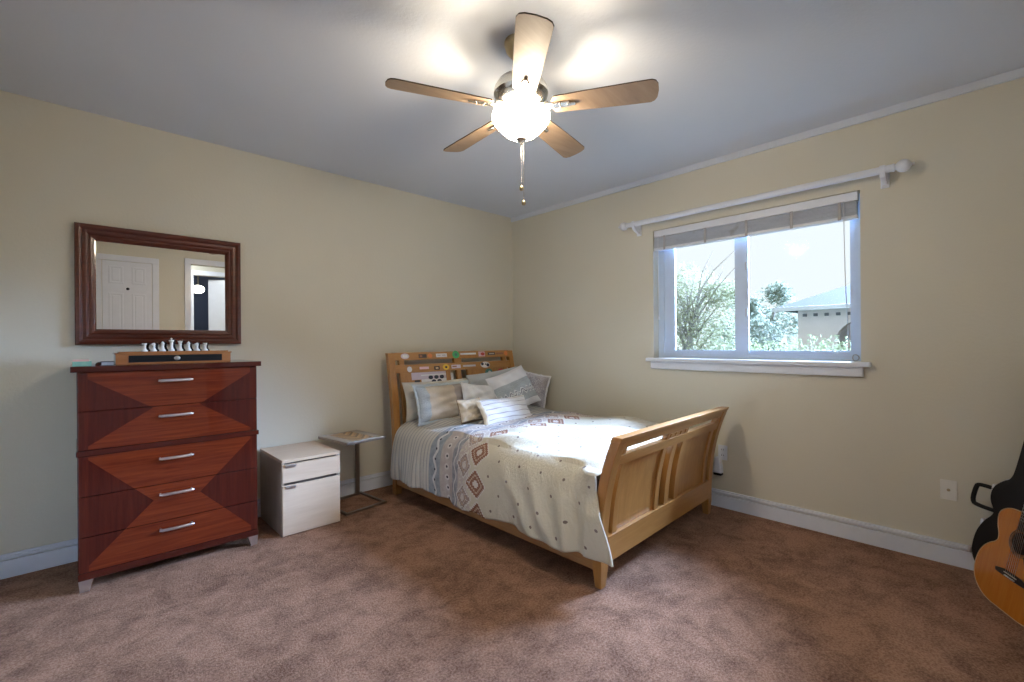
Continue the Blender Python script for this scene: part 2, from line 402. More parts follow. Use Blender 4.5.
# ------------------------------------------------------------------ outdoors
M_grass = speckle('lawn', (.03, .045, .02), .25, 3, rough=.9)
struct('ground', box(BM(), .2, 60, -40, 40, -.35, -.25, 0), M_grass)
def leaves(blobs, n, size, seed):
    g = random.Random(seed); v, f = [], []
    for _ in range(n):
        c, r = g.choice(blobs); c = Vector(c)
        d = Vector((g.gauss(0, 1), g.gauss(0, 1), g.gauss(0, 1))).normalized()
        p = c+Vector((d.x*r[0], d.y*r[1], d.z*r[2]))*(g.random()**.4)
        a = Vector((g.gauss(0, 1), g.gauss(0, 1), g.gauss(0, 1))).normalized(); b = a.orthogonal().normalized(); s = size*g.uniform(.6, 1.3)
        i = len(v); v += [p-a*s, p+b*s*.45, p+a*s, p-b*s*.45]; f.append((i, i+1, i+2, i+3))
    return bulk((v, f))
def leafmat(name, c):
    def b():
        n = noise(coords(), 2.2, 3); return mix(ramp(n, .3, .7), tuple(x*.75 for x in c), tuple(x*1.25 for x in c)), None
    m = mat(name, b, rough=.6, spec=.1); t = m.node_tree; p = t.nodes['Principled BSDF']
    tr = t.nodes.new('ShaderNodeBsdfTranslucent'); mx = t.nodes.new('ShaderNodeMixShader'); mx.inputs[0].default_value = .5
    t.links.new(p.inputs['Base Color'].links[0].from_socket, tr.inputs[0])
    t.links.new(p.outputs[0], mx.inputs[1]); t.links.new(tr.outputs[0], mx.inputs[2]); t.links.new(mx.outputs[0], t.nodes['Material Output'].inputs[0])
    return m
L1 = leafmat('near_leaves', (.34, .35, .22)); L2 = leafmat('far_leaves', (.28, .31, .23)); L3 = leafmat('hedge_leaves', (.36, .40, .23))
M_bark = speckle('bark', (.34, .31, .28), .2, 8, rough=.9)
t = thing('leafy_tree', 'leafy tree with bare upper twigs close outside the left window pane', 'tree', (6.6, 1.0, -.25))
bm = BM(); g = random.Random(4)
tube(bm, [(6.6, 1.0, -.25), (6.55, .95, .6), (6.6, 1.0, 1.2), (6.5, .9, 1.9)], [.12, .10, .08, .05], 8)
for i in range(30):
    p = Vector((6.55, .95+g.uniform(-.2, .2), g.uniform(.9, 1.9))); q = p+Vector((g.uniform(-.5, .5), g.uniform(-1.25, 1.0), g.uniform(.5, 1.55)))
    m_ = (p+q)/2+Vector((0, g.uniform(-.15, .15), g.uniform(.05, .3)))
    tube(bm, [p, m_, q], [.022, .013, .004], 5)
    tube(bm, [m_, m_+Vector((0, g.uniform(-.4, .3), g.uniform(.1, .5)))], [.008, .003], 4)
link('trunk', bm, M_bark, t)
link('foliage', leaves([((6.6, .3, 1.3), (.7, .6, .7)), ((6.6, 1.0, 1.2), (.8, .7, .8)), ((6.5, 1.7, 1.5), (.7, .7, .9)), ((6.6, .6, 1.9), (.7, .7, .55)), ((6.5, 1.3, 2.2), (.6, .6, .6)), ((6.6, .7, .6), (1, 1.1, .6)), ((6.6, 1.2, 2.7), (.7, .8, .45)), ((6.6, .2, 2.35), (.5, .5, .3))], 9000, .045, 3), L1, t)
hd = thing('clipped_hedge', 'long clipped green hedge outside below the right window pane', 'hedge', (8.8, -2.5, -.25))
hb = [((8.8, -6.4+i*.5, .62+.04*math.sin(i*1.9)), (.45, .5, .80)) for i in range(17)]
link('hedge_leaves', leaves(hb, 14000, .05, 5), L3, hd)
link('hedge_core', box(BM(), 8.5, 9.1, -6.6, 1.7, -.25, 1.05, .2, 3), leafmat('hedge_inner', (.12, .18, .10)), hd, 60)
for i, (x, y, zc, r, n, lb) in enumerate(((20.5, 3.4, 2.7, 1.6, 2400, 'tall pale tree beyond the hedge just left of the neighbouring house'),
                                   (17, 3.5, 2.0, 1.3, 2200, 'bushy tree beyond the hedge beside the window mullion'),
                                   (30, .6, 3.3, 1.5, 1500, 'small far treetop showing above the roof of the neighbouring house'))):
    t = thing('garden_tree', lb, 'tree', (x, y, -.25), None, 'trees beyond the hedge')
    link('trunk', tube(BM(), [(x, y, -.25), (x, y+.1, zc-.6), (x, y, zc)], [.16, .12, .06], 7), M_bark, t)
    link('foliage', leaves([((x, y, zc), (r*.8, r*.75, r*.8)), ((x, y-r*.5, zc-.5), (r*.7, r*.6, r*.6)), ((x, y+r*.5, zc-.6), (r*.7, r*.6, r*.6)), ((x, y, zc-1.5), (r*.8, r, r*.7)), ((x, y-.2, zc+r*.55), (r*.35, r*.35, r*.4))], n, .11, 20+i), L2, t)
hs = thing('neighbour_house', 'pale house with a low hipped roof and arched opening beyond the hedge', 'house', (15, -3, -.25))
M_stucco = speckle('pale_stucco', (.95, .83, .80), .04, 2, rough=.8); M_roof = speckle('grey_shingles', (.042, .04, .045), .12, 9, rough=.8)
bm = BM(); box(bm, 14.6, 15.0, -.25, .87, -.25, 2.36, 0); box(bm, 14.6, 15, -9, -2.6, -.25, 2.36, 0)
zs = [(-.25, 0), ]
arch = [(-.25, 2.36), (-2.6, 2.36)] + [(-1.42-1.18*math.cos(math.pi*k/16), 1.35+.72*math.sin(math.pi*k/16)) for k in range(17)]
prism(bm, arch, 14.6, 15.0, Matrix(((0, 0, 1, 0), (1, 0, 0, 0), (0, 1, 0, 0), (0, 0, 0, 1))))
box(bm, 15.0, 21, .6, .87, -.25, 2.36, 0); box(bm, 16.3, 16.5, -9, .6, -.25, 2.36, 0)
link('wall', bm, M_stucco, hs)
bm = BM(); vs = [bm.verts.new(p) for p in ((14.0, 1.45, 2.42), (14.0, -10, 2.42), (22, -10, 2.42), (22, 1.45, 2.42), (18, -1.9, 4.0), (18, -6.5, 4.0), (14.0, 1.45, 2.36), (14, -10, 2.36), (22, -10, 2.36), (22, 1.45, 2.36))]
for f in ((0, 1, 5, 4), (1, 2, 5), (2, 3, 4, 5), (3, 0, 4), (0, 6, 7, 1), (1, 7, 8, 2), (2, 8, 9, 3), (3, 9, 6, 0), (6, 9, 8, 7)): bm.faces.new([vs[i] for i in f])
bmesh.ops.recalc_face_normals(bm, faces=bm.faces[:]); link('roof', bm, M_roof, hs); link('fascia', box(BM(), 13.9, 14.0, -10, 1.5, 2.30, 2.44, .01), M_trim, hs)
M_vent = speckle('dark_vent', (.2, .19, .2), .1)
for i in range(9): link('eave_vent', box(BM(), 14.55, 14.62, .6-i*.32, .72-i*.32, 2.12, 2.22, .01), M_vent, hs)

# ------------------------------------------------------------------ dresser
DX0, DX1, DF = -3.662, -2.808, -.528
DXC = (DX0+DX1)/2
ds = thing('dresser', 'tall glossy red cherry dresser with five drawers and silver bar handles', 'dresser', (DXC, -.28, 0))
def veneer(zc, hh):
    def b():
        v = coords(); x, y, z = sep(v)
        u = (x/((DX1-DX0)/2)).abs(); h = ((z-zc)/hh).abs()
        cross = u.gt(h*.72+.26); edge = u.gt(.90)
        gv = coords('Object', (9, 9, .5)); gh = coords('Object', (.5, 9, 11))
        nv = noise(gv, 7, 5, .6, .5); nh = noise(gh, 4, 5, .65, 1.2)
        dark = mix(ramp(nv, .3, .7), (.042, .0046, .0028), (.068, .008, .004))
        light = mix(ramp(nh, .3, .68), (.085, .0095, .0035), (.165, .026, .007))
        edgec = mix(ramp(nv, .3, .7), (.048, .006, .0035), (.085, .011, .005))
        return mix(edge, mix(cross, light, dark), edgec), None
    return b
K = dict(rough=.26, coat=.75, coat_rough=.03, spec=.2)
M_cherry_lo = mat('cherry_lower_veneer', veneer(.415, .315), **K)
M_cherry_hi = mat('cherry_upper_veneer', veneer(.945, .20), **K)
M_cherry = wood('cherry_frame', (.042, .006, .0035), (.075, .010, .005), 'x', 5, 10, **K)
M_cherry_v = wood('cherry_side', (.042, .006, .0035), (.075, .010, .005), 'z', 5, 10, **K)
bm = BM(); box(bm, DX0, DX1, DF+.022, -.03, .085, 1.161, .003)
link('carcass', bm, M_cherry_v, ds)
link('top_board', box(BM(), DX0-.024, DX1+.018, DF-.022, -.02, 1.161, 1.192, .003), M_cherry, ds)
link('waist_moulding', box(BM(), DX0-.005, DX1+.005, DF-.009, -.05, .716, .745, .004), M_cherry, ds)
link('plinth_rail', box(BM(), DX0, DX1, DF-.001, DF+.022, .062, .100, .003), M_cherry, ds)
for za, zb, mm in ((.953, 1.158, M_cherry_hi), (.747, .950, M_cherry_hi), (.502, .714, M_cherry_lo), (.288, .499, M_cherry_lo), (.102, .285, M_cherry_lo)):
    dr = link('drawer', box(BM(), DX0+.004, DX1-.004, DF, DF+.022, za, zb, .0025), mm, ds)
    zc = {1.158: 1.098, .950: .895, .714: .650, .499: .444, .285: .2405}[zb]
    bm = BM(); pts = []
    for k in range(13):
        f = -1+k/6; pts.append((-3.241+f*.082, DF-.026-.007*(1-f*f), zc))
    t_ = bmesh.new(); 
    tube(bm, [(-3.241-.074, DF, zc), (-3.241-.074, DF-.03, zc)], .0055, 10); tube(bm, [(-3.241+.074, DF, zc), (-3.241+.074, DF-.03, zc)], .0055, 10)
    tube(bm, pts, [.0045]+[.0078]*11+[.0045], 12); t_.free()
    link('handle', bm, M_silver, dr, 50)
for sx in (1, -1):
    for yf in (DF+.004, -.075):
        x = DX0 if sx == 1 else DX1
        bm = BM(); a = [(x, .068), (x+sx*.062, .068), (x+sx*.044, 0), (x+sx*.006, 0)]
        d0, d1 = (yf, yf+.045)
        prism(bm, a, -d1, -d0, Matrix.Rotation(R(90), 4, 'X'), .003)
        link('foot', bm, M_silver, ds)
# things on the dresser
sb = thing('note_block', 'green paper block with a thin pink pad on top on left end of dresser', 'notepad', (-3.64, -.44, 1.192))
link('green_block', box(BM(), -3.678, -3.602, -.49, -.41, 1.192, 1.217, .002), speckle('green_paper', (.22, .42, .30), .1, 60, rough=.7), sb)
link('pink_pad', box(BM(), -3.676, -3.612, -.487, -.42, 1.217, 1.226, .001), speckle('pink_paper', (.75, .42, .36), .05, 60, rough=.7), sb)
tk = BM(); lathe(tk, [(0, 0), (.014, 0), (.016, .006), (.012, .014), (.006, .018), (0, .019)], (-3.572, -.45, 1.192), 16)
tag(link('trinket', tk, M_cherry, None, 50, (-3.572, -.45, 1.192)), 'tiny dark red trinket on dresser beside the green paper block', 'trinket')
gb = thing('small_notebook', 'small grey notebook with dark cover wedged against the left of the wooden box', 'notebook', (-3.535, -.43, 1.192))
link('pages', box(BM(), -3.562, -3.512, -.478, -.39, 1.194, 1.210, .001), speckle('grey_pages', (.42, .43, .46), .1, 90, rough=.7), gb)
bm = BM(); box(bm, -3.566, -3.510, -.482, -.388, 1.210, 1.213, .001); box(bm, -3.566, -3.510, -.482, -.388, 1.192, 1.194, .001); box(bm, -3.512, -3.509, -.482, -.388, 1.192, 1.213, .001)
link('cover', bm, speckle('dark_cover', (.10, .09, .09), .1, rough=.5), gb)
wb = thing('keepsake_box', 'low wooden box with a black front panel and silver oval emblem on dresser', 'box', (-3.222, -.36, 1.192))
M_box = wood('box_cherry', (.30, .105, .03), (.42, .17, .055), 'x', 6, 10, rough=.25, coat=.5)
link('case', box(BM(), -3.503, -2.941, -.448, -.270, 1.192, 1.255, .003), M_box, wb)
bm = BM(); box(bm, -3.508, -2.936, -.453, -.266, 1.250, 1.258, .003); prism(bm, [(-3.49, -.44), (-2.953, -.44), (-2.953, -.278), (-3.49, -.278)], 1.258, 1.265, None, .004)
link('lid', bm, M_box, wb)
fp = link('front_panel', box(BM(), -3.447, -2.990, -.4505, -.44, 1.203, 1.243, .001), M_dark, wb)
bm = BM(); lathe(bm, [(0, .004), (.010, .004), (.013, .0025), (.014, 0), (0, 0)], (-3.222, -.4505, 1.2235), 24, Matrix.Diagonal((1.15, 1, .9, 1)) @ Matrix.Rotation(R(90), 4, 'X'))
link('emblem', bm, M_silver, fp, 50)
M_white_piece = speckle('white_stone', (.78, .79, .76), .08, 60, rough=.3); M_black_piece = speckle('black_stone', (.012, .012, .013), .2, rough=.25)
def piece(kind):
    h = {'rook': .046, 'knight': .049, 'bishop': .056, 'queen': .062, 'king': .069}[kind]; q = h/.06
    pr = [(0, 0), (.0155, 0), (.0165, .004*q), (.0145, .009*q), (.0115, .013*q), (.0085, .021*q), (.0068, .034*q), (.0095, .037*q), (.0095, .039*q), (.007, .041*q)]
    bm = BM()
    if kind == 'rook': pr += [(.0085, .046*q), (.011, .049*q), (.011, .06*q), (.0075, .06*q), (.0075, .054*q), (0, .054*q)]
    elif kind == 'bishop': pr += [(.010, .046*q), (.0105, .050*q), (.006, .057*q), (.0035, .060*q), (.0038, .062*q), (0, .064*q)]
    elif kind == 'queen': pr += [(.010, .05*q), (.0135, .057*q), (.011, .058*q), (.006, .056*q), (.0045, .060*q), (0, .062*q)]
    elif kind == 'king': pr += [(.0105, .049*q), (.0145, .055*q), (.012, .057*q), (.004, .059*q), (0, .0595*q)]
    else: pr += [(0, .042*q)]
    lathe(bm, pr, (0, 0, 0), 20)
    if kind == 'rook':
        for k in range(6):
            a = k*math.pi/3; box(bm, -.003, .003, -.003, .003, .058*q, .064*q, .0006, 1, Matrix.Rotation(a, 4, 'Z') @ Matrix.Translation((.0092, 0, 0)))
    if kind == 'king':
        box(bm, -.002, .002, -.002, .002, .057*q, .070*q, .0005, 1); box(bm, -.006, .006, -.002, .002, .0625*q, .0665*q, .0005, 1)
    if kind == 'queen':
        for k in range(8):
            a = k*math.pi/4; lathe(bm, [(0, -.002), (.002, 0), (0, .002)], (.0125*math.cos(a), .0125*math.sin(a), .0585*q), 8)
    if kind == 'knight':
        o = [(-.008, .04), (.008, .04), (.007, .048), (.010, .058), (.006, .068), (.001, .072), (-.003, .068), (-.014, .060), (-.015, .055), (-.010, .053), (-.003, .055), (-.007, .048)]
        prism(bm, [(x, z*q*.86) for x, z in o], -.006, .006, Matrix.Rotation(R(90), 4, 'X'), .002)
    return bm
order = ['rook', 'knight', 'bishop', 'king', 'queen', 'bishop', 'knight', 'rook']
side = ['left', 'left', 'left', '', '', 'right', 'right', 'right']
protoW, protoB = {}, {}
for i, k in enumerate(order):
    x = -3.372+i*.0428; nm = 'chess_'+k
    sd_ = (side[i]+' ') if side[i] else ''
    for colr, y, dct, mm in (('white', -.400, protoW, M_white_piece), ('black', -.348, protoB, M_black_piece)):
        if k not in dct:
            o = link(nm, piece(k), mm, None, 50); dct[k] = o
        else:
            o = dct[k].copy(); COL.objects.link(o)
        o.location = (x+(.018 if colr == 'black' else 0), y, 1.265)
        if colr == 'white': lb = 'white chess %s in the front row on the wooden box%s' % (k, (', nearest the %s end' % side[i] if k == 'rook' else ', on the %s side' % side[i]) if side[i] else '')
        else: lb = 'black chess %s standing behind the white %s%s' % (k, sd_, k)
        tag(o, lb, 'chess piece', colr+' chess pieces on the wooden box')

# ------------------------------------------------------------------ wall mirror
mr = thing('wall_mirror', 'rectangular wall mirror in a dark stepped cherry frame above the dresser', 'mirror', (-3.227, 0, 1.306))
mx0, mx1, mz0, mz1 = -3.668, -2.785, 1.306, 2.046
fw_ = .096
prof = [(0, 0), (0, .030), (.004, .036), (.020, .040), (.030, .036), (.034, .030), (.050, .032), (.060, .028), (.064, .022), (.074, .024), (.086, .020), (.090, .014), (.097, .012), (.097, 0)]
bm = BM(); rings = []
for d, hgt in prof:
    rings.append([bm.verts.new(p) for p in ((mx0+d, -hgt-.002, mz0+d), (mx1-d, -hgt-.002, mz0+d), (mx1-d, -hgt-.002, mz1-d), (mx0+d, -hgt-.002, mz1-d))])
for a, b in zip(rings, rings[1:]):
    for k in range(4): bm.faces.new((a[k], a[(k+1) % 4], b[(k+1) % 4], b[k]))
bmesh.ops.recalc_face_normals(bm, faces=bm.faces[:])
M_frame = wood('mirror_frame_cherry', (.062, .010, .005), (.135, .027, .010), 'x', 5, 10, rough=.28, coat=.7, coat_rough=.08)
link('frame', bm, M_frame, mr)
link('mirror_glass', box(BM(), mx0+.094, mx1-.094, -.0125, -.0105, mz0+.094, mz1-.094, 0), M_mirror, mr)

# ------------------------------------------------------------------ filing cabinet
CX0, CX1, CFY = -2.664, -2.270, -.541
fc = thing('filing_cabinet', 'low pale birch two-drawer cabinet between the dresser and the side table', 'cabinet', ((CX0+CX1)/2, -.29, 0))
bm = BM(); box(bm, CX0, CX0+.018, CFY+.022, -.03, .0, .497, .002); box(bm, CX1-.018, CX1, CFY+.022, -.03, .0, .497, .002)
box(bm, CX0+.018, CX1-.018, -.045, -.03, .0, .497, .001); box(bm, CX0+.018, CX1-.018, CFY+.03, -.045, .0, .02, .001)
link('body', bm, M_birch_shaded, fc)
link('inner_gap', box(BM(), CX0+.018, CX1-.018, CFY+.026, -.045, .02, .496, 0), M_gap, fc)
link('top_panel', box(BM(), CX0-.001, CX1+.001, CFY, -.03, .498, .518, .002), M_birch, fc)
for za, zb in ((.362, .486), (.006, .342)):
    d = link('drawer', box(BM(), CX0+.001, CX1-.001, CFY, CFY+.02, za, zb, .002), M_birch, fc)
    bm = BM(); box(bm, CX0+.018, CX0+.085, CFY-.007, CFY+.006, zb-.012, zb-.001, .003); box(bm, CX0+.018, CX0+.085, CFY-.008, CFY-.004, zb-.020, zb-.004, .002)
    link('pull', bm, M_silver, d)

# ------------------------------------------------------------------ C-shaped side table
sa = thing('side_table', 'small metal side table with inlaid wood top beside the birch cabinet', 'side table', (-2.04, -.27, 0))
def tb(p): return Vector(p)
def bar(bm, a, b, wdt, h, z0):
    a, b = Vector((a[0], a[1], 0)), Vector((b[0], b[1], 0)); d = (b-a); L = d.length; ang = math.atan2(d.y, d.x)
    box(bm, -wdt/2, L+wdt/2, -wdt/2, wdt/2, z0, z0+h, .002, 2, Matrix.Translation(a) @ Matrix.Rotation(ang, 4, 'Z'))
M_steel = mat('brushed_bronze_steel', color=(.34, .29, .25), rough=.35, metal=1)
fl, fr_, br, blk = (-2.185, -.455), (-1.848, -.408), (-1.882, -.050), (-2.215, -.095)
bm = BM()
for a, b in ((fl, fr_), (fr_, br), (br, blk), (blk, fl)): bar(bm, a, b, .024, .016, 0.001)
link('base_frame', bm, M_steel, sa)
bm = BM(); box(bm, -1.930, -1.898, -.066, -.046, .012, .545, .002); link('post', bm, M_steel, sa)
T = [(-2.252, -.115), (-2.200, -.508), (-1.880, -.470), (-1.930, -.072)]
bm = BM(); c = [bm.verts.new((x, y, .5625)) for x, y in T]
def quadpt(u, v): return Vector((*((1-u)*(1-v)*Vector(T[0])+(1-u)*v*Vector(T[1])+u*v*Vector(T[2])+u*(1-v)*Vector(T[3])), 0))
bm.free(); bm = BM()
for i in range(4): bar(bm, T[i], T[(i+1) % 4], .020, .020, .542)
link('top_rim', bm, M_steel, sa)
def _inlay():
    x, y, z = sep(coords('UV')); a = (x-.5).abs()
    s = ((y+a)*4.5).fract(); n = noise(coords('UV', (6, 40, 1)), 4, 3)
    c = mix(s.gt(.66), (.50, .31, .13), (.085, .038, .02)); c = mix(s.band(.33, .66), c, (.36, .20, .09))
    c = mix(ramp(n, .3, .7)*.3, c, (.5, .34, .18))
    return mix(x.gt(.80).max(x.lt(.2)).max(y.gt(.9)), c, (.36, .31, .26)), None
bm = BM(); uvl = bm.loops.layers.uv.new('UVMap'); N_ = 10
prism(bm, [(p[0]*.97-2.065*.03, p[1]*.97-.29*.03) for p in T], .548, .5605)
for f in bm.faces:
    for l in f.loops:
        P_ = l.vert.co; e = Vector(T[3])-Vector(T[0]); g_ = Vector(T[1])-Vector(T[0]); q = Vector((P_.x, P_.y))-Vector(T[0])
        l[uvl].uv = (q.dot(e)/e.length_squared, q.dot(g_)/g_.length_squared)
link('inlaid_top', bm, mat('chevron_inlay', _inlay, rough=.4, spec=.3), sa)

# ------------------------------------------------------------------ bed
bed = thing('sleigh_bed', 'honey maple sleigh bed with slatted headboard and flared panel footboard', 'bed', (-.91, -1.35, 0))
BX0, BX1 = -1.684, -.180
def hc(z): return .115*max(0, (z-.30)/.92)**1.8
def fc_(z): return -.132*max(0, (z-.12)/.695)**2.35
HF, HB = -.292, -.240            # headboard front / back at the foot
xi0, xi1 = BX0+.06, BX1-.06
hp = link('headboard', bent(BM(), xi0, xi1, .28, .46, HF+.006, HB-.006, hc, 6, .003), M_maple, bed)
for x0, x1 in ((BX0, BX0+.062), (BX1-.062, BX1)): link('corner_post', bent(BM(), x0, x1, 0, 1.215, HF, HB, hc, 16), M_maple_v, hp)
def hpart(name, x0, x1, z0, z1, f=.006, b=-.006, m=M_maple): return link(name, bent(BM(), x0, x1, z0, z1, HF+f, HB+b, hc, 6, .003), m, hp)
hpart('top_rail', xi0, xi1, 1.148, 1.218, .0, 0)
hpart('middle_rail', xi0, xi1, 1.035, 1.108)
xc = (BX0+BX1)/2
for x0, x1 in ((xi0+.045, xi0+.095), (xc-.045, xc+.045), (xi1-.095, xi1-.045)):
    hpart('spacer_block', x0, x1, 1.107, 1.150, .008, -.008)
for x0, x1 in ((xi0+.045, xi0+.100), (xi1-.100, xi1-.045), (xc-.155, xc-.105), (xc-.026, xc+.026), (xc+.105, xc+.155)):
    hpart('slat', x0, x1, .455, 1.037, .010, -.010, M_maple_v)
for x0, x1 in ((xi0+.098, xc-.153), (xc+.153, xi1-.098)):
    hpart('panel', x0, x1, .455, 1.037, .018, -.014, M_maple_v)
# footboard
FF, FB = -2.418, -2.364
gi0, gi1 = BX0+.064, BX1-.064
fo = link('footboard', bent(BM(), gi0, gi1, .125, .264, FF-.003, FB, fc_, 8, .003), M_maple, bed)
def post_mesh(x0):
    t_ = bmesh.new(); rows = []; x1 = x0+.066; cy_ = (FF+FB)/2
    for z, k in [(0, .70), (.10, 1)]+[(.10+.69*i/14, 1) for i in range(1, 15)]:
        cx_ = (x0+x1)/2; c = fc_(z)
        rows.append([t_.verts.new((cx_+sx*.033*k, cy_+c+sy*.028*k, z)) for sx, sy in ((-1, -1), (1, -1), (1, 1), (-1, 1))])
    for a, b in zip(rows, rows[1:]):
        for k in range(4): t_.faces.new((a[k], a[(k+1) % 4], b[(k+1) % 4], b[k]))
    t_.faces.new(rows[0][::-1]); t_.faces.new(rows[-1]); bmesh.ops.recalc_face_normals(t_, faces=t_.faces[:])
    bmesh.ops.bevel(t_, geom=[e for e in t_.edges if e.calc_face_angle(0) > .9], offset=.004, segments=2, profile=.6, affect='EDGES', clamp_overlap=True)
    return t_
for x0 in (BX0, BX1-.066): link('corner_post', post_mesh(x0), M_maple_v, fo)
def fpart(name, x0, x1, z0, z1, f=.006, b=-.006, m=M_maple): return link(name, bent(BM(), x0, x1, z0, z1, FF+f, FB+b, fc_, 8, .003), m, fo)
link('top_cap', bent(BM(), BX0-.002, BX1+.002, .789, .816, FF-.003, FB+.003, fc_, 2, .004), M_maple, fo)
fpart('upper_rail', gi0, gi1, .748, .790)
fpart('middle_rail', gi0, gi1, .652, .708)
for x0, x1 in ((gi0, gi0+.060), (xc-.150, xc+.150), (gi1-.060, gi1)):
    fpart('spacer_block', x0, x1, .706, .750, .010, -.010)
for x in (gi0+.030, xc-.105, xc-.035, xc+.035, xc+.105, gi1-.030):
    fpart('square_inset', x-.012, x+.012, .717, .741, .005, -.03, M_maple_v)
for x0, x1 in ((gi0+.050, gi0+.098), (gi1-.098, gi1-.050), (xc-.160, xc-.110), (xc-.030, xc+.030), (xc+.110, xc+.160)):
    fpart('slat', x0, x1, .262, .654, .006, -.010, M_maple_v)
for x0, x1 in ((gi0+.096, xc-.158), (xc+.158, gi1-.096)):
    fpart('panel', x0, x1, .262, .654, .020, -.012, M_maple_v)
for q in [fo]+list(fo.children):                         # the foot end stands slightly askew
    for v_ in q.data.vertices: v_.co.y += .06*(v_.co.x-.91-BX0)/1.5
for x0, x1 in ((BX0+.014, BX0+.044), (BX1-.044, BX1-.014)):
    link('side_rail', box(BM(), x0, x1, FB+.004, HF-.002, .085, .30, .004), M_rail, bed)
link('slat_base', box(BM(), BX0+.05, BX1-.05, FB+.01, HF-.005, .14, .20, .003), M_rail, bed)
# stickers on the headboard (thin discs and labels stuck to the rails and panels)
def smat(n, c): return speckle('sticker_'+n, c, .03, 30, rough=.3)
SC = {'green': smat('green', (.06, .42, .15)), 'white': smat('white', (.78, .78, .80)), 'navy': smat('navy', (.02, .025, .06)), 'yellow': smat('yellow', (.80, .55, .05)),
      'red': smat('red', (.50, .06, .05)), 'orange': smat('orange', (.72, .24, .07)), 'pink': smat('pink', (.72, .50, .56)), 'teal': smat('teal', (.06, .20, .19)), 'dark': smat('dark', (.03, .025, .025)),
      'grey': smat('grey', (.55, .55, .58)), 'brown': smat('brown', (.30, .13, .07)), 'tan': smat('tan', (.60, .45, .28)), 'lilac': smat('lilac', (.62, .54, .64))}
def sq(x, z, w_, h_, dep, bm=None, rnd=.3, ell=False, dd=0):
    bm = bm or BM(); n = 20 if ell else 4
    o = [(x+w_/2*math.cos(2*math.pi*k/n), z+h_/2*math.sin(2*math.pi*k/n)) for k in range(n)] if ell else [(x-w_/2, z-h_/2), (x+w_/2, z-h_/2), (x+w_/2, z+h_/2), (x-w_/2, z+h_/2)]
    t_ = bmesh.new(); a = [t_.verts.new((p, HF+hc(q)+dep-.0004-dd, q)) for p, q in o]; b = [t_.verts.new((p, HF+hc(q)+dep-.0022-dd, q)) for p, q in o]
    t_.faces.new(a); t_.faces.new(b[::-1])
    for i in range(n): t_.faces.new((a[i], a[(i+1) % n], b[(i+1) % n], b[i]))
    bmesh.ops.recalc_face_normals(t_, faces=t_.faces[:]); merge(bm, t_); return bm
TOP, MID, PAN = 0.0, .006, .018
def stick(c, lab, x, z, w_, h_, dep, ell=False, extra=()):
    o = link('sticker', sq(x, z, w_, h_, dep, None, ell=ell), SC[c], hp); o['label'] = lab
    for c2, dx, dz, w2, h2, e2 in extra: link('print', sq(x+dx, z+dz, w2, h2, dep, None, ell=e2, dd=.0018), SC[c2], o)
    return o
stick('lilac', 'pale lilac sticker', -1.52, 1.185, .085, .05, TOP, True, (('white', 0, 0, .05, .028, False),))
stick('dark', 'dark brown sticker', -1.335, 1.182, .085, .034, TOP, False, (('brown', -.02, 0, .03, .02, True),))
stick('orange', 'orange sticker', -1.255, 1.183, .05, .042, TOP, True)
stick('white', 'white lettered sticker', -1.125, 1.184, .125, .034, TOP, False, (('grey', -.03, 0, .035, .014, False), ('grey', .025, 0, .04, .014, False)))
stick('green', 'round green sticker', -.955, 1.187, .085, .075, TOP, True, (('teal', 0, 0, .03, .03, True),))
stick('white', 'long white strip sticker', -.80, 1.192, .20, .018, TOP)
stick('pink', 'pale sticker with dark red mark', -.625, 1.186, .085, .050, TOP, False, (('red', .012, 0, .05, .032, True),))
stick('dark', 'dark lettered strip', -.49, 1.186, .10, .026, TOP, False, (('grey', 0, 0, .07, .010, False),))
stick('brown', 'brown strip', -.375, 1.186, .10, .018, TOP)
stick('orange', 'round orange sticker', -.285, 1.186, .05, .05, TOP, True)
stick('white', 'small white round sticker', -1.485, 1.066, .05, .05, MID, True)
stick('pink', 'pale pink strip', -1.33, 1.072, .10, .022, MID)
stick('dark', 'small dark square sticker', -1.19, 1.066, .062, .034, MID, False, (('tan', 0, 0, .03, .014, False),))
stick('yellow', 'yellow flower sticker', -1.085, 1.070, .075, .052, MID, True, (('dark', 0, 0, .026, .022, True),))
stick('lilac', 'lilac sticker with dark lettering', -.965, 1.070, .11, .034, MID, False, (('brown', -.02, .003, .05, .012, False),))
stick('grey', 'thin grey lettered strip', -.80, 1.072, .16, .018, MID)
stick('white', 'black and white animal sticker', -.592, 1.074, .125, .062, MID, True, (('navy', -.038, .010, .034, .030, True), ('navy', .034, -.004, .040, .034, True), ('dark', .004, .006, .018, .016, True)))
stick('lilac', 'large pale lilac decal', -1.265, 1.000, .40, .065, PAN)
w5 = stick('white', 'white decal with five dark dots', -1.185, .958, .36, .105, PAN, False, tuple(('navy', -.016+dx, dz, .050, .036, True) for dx, dz in ((-.062, .024), (.0, .024), (.062, .024), (-.031, -.014), (.031, -.014))))
stick('dark', 'small dark sticker', -1.41, .955, .055, .018, PAN)
stick('teal', 'round dark teal sticker', -.545, .985, .105, .095, PAN, True, (('grey', .01, 0, .045, .05, True),))
stick('brown', 'dark brown sticker', -.44, .965, .07, .045, PAN)
stick('red', 'round red sticker', -.375, .985, .11, .08, PAN, True, (('pink', 0, -.005, .06, .02, False),))
stick('yellow', 'small yellow round sticker', -.29, .965, .04, .04, PAN, True, (('dark', 0, 0, .02, .018, True),))

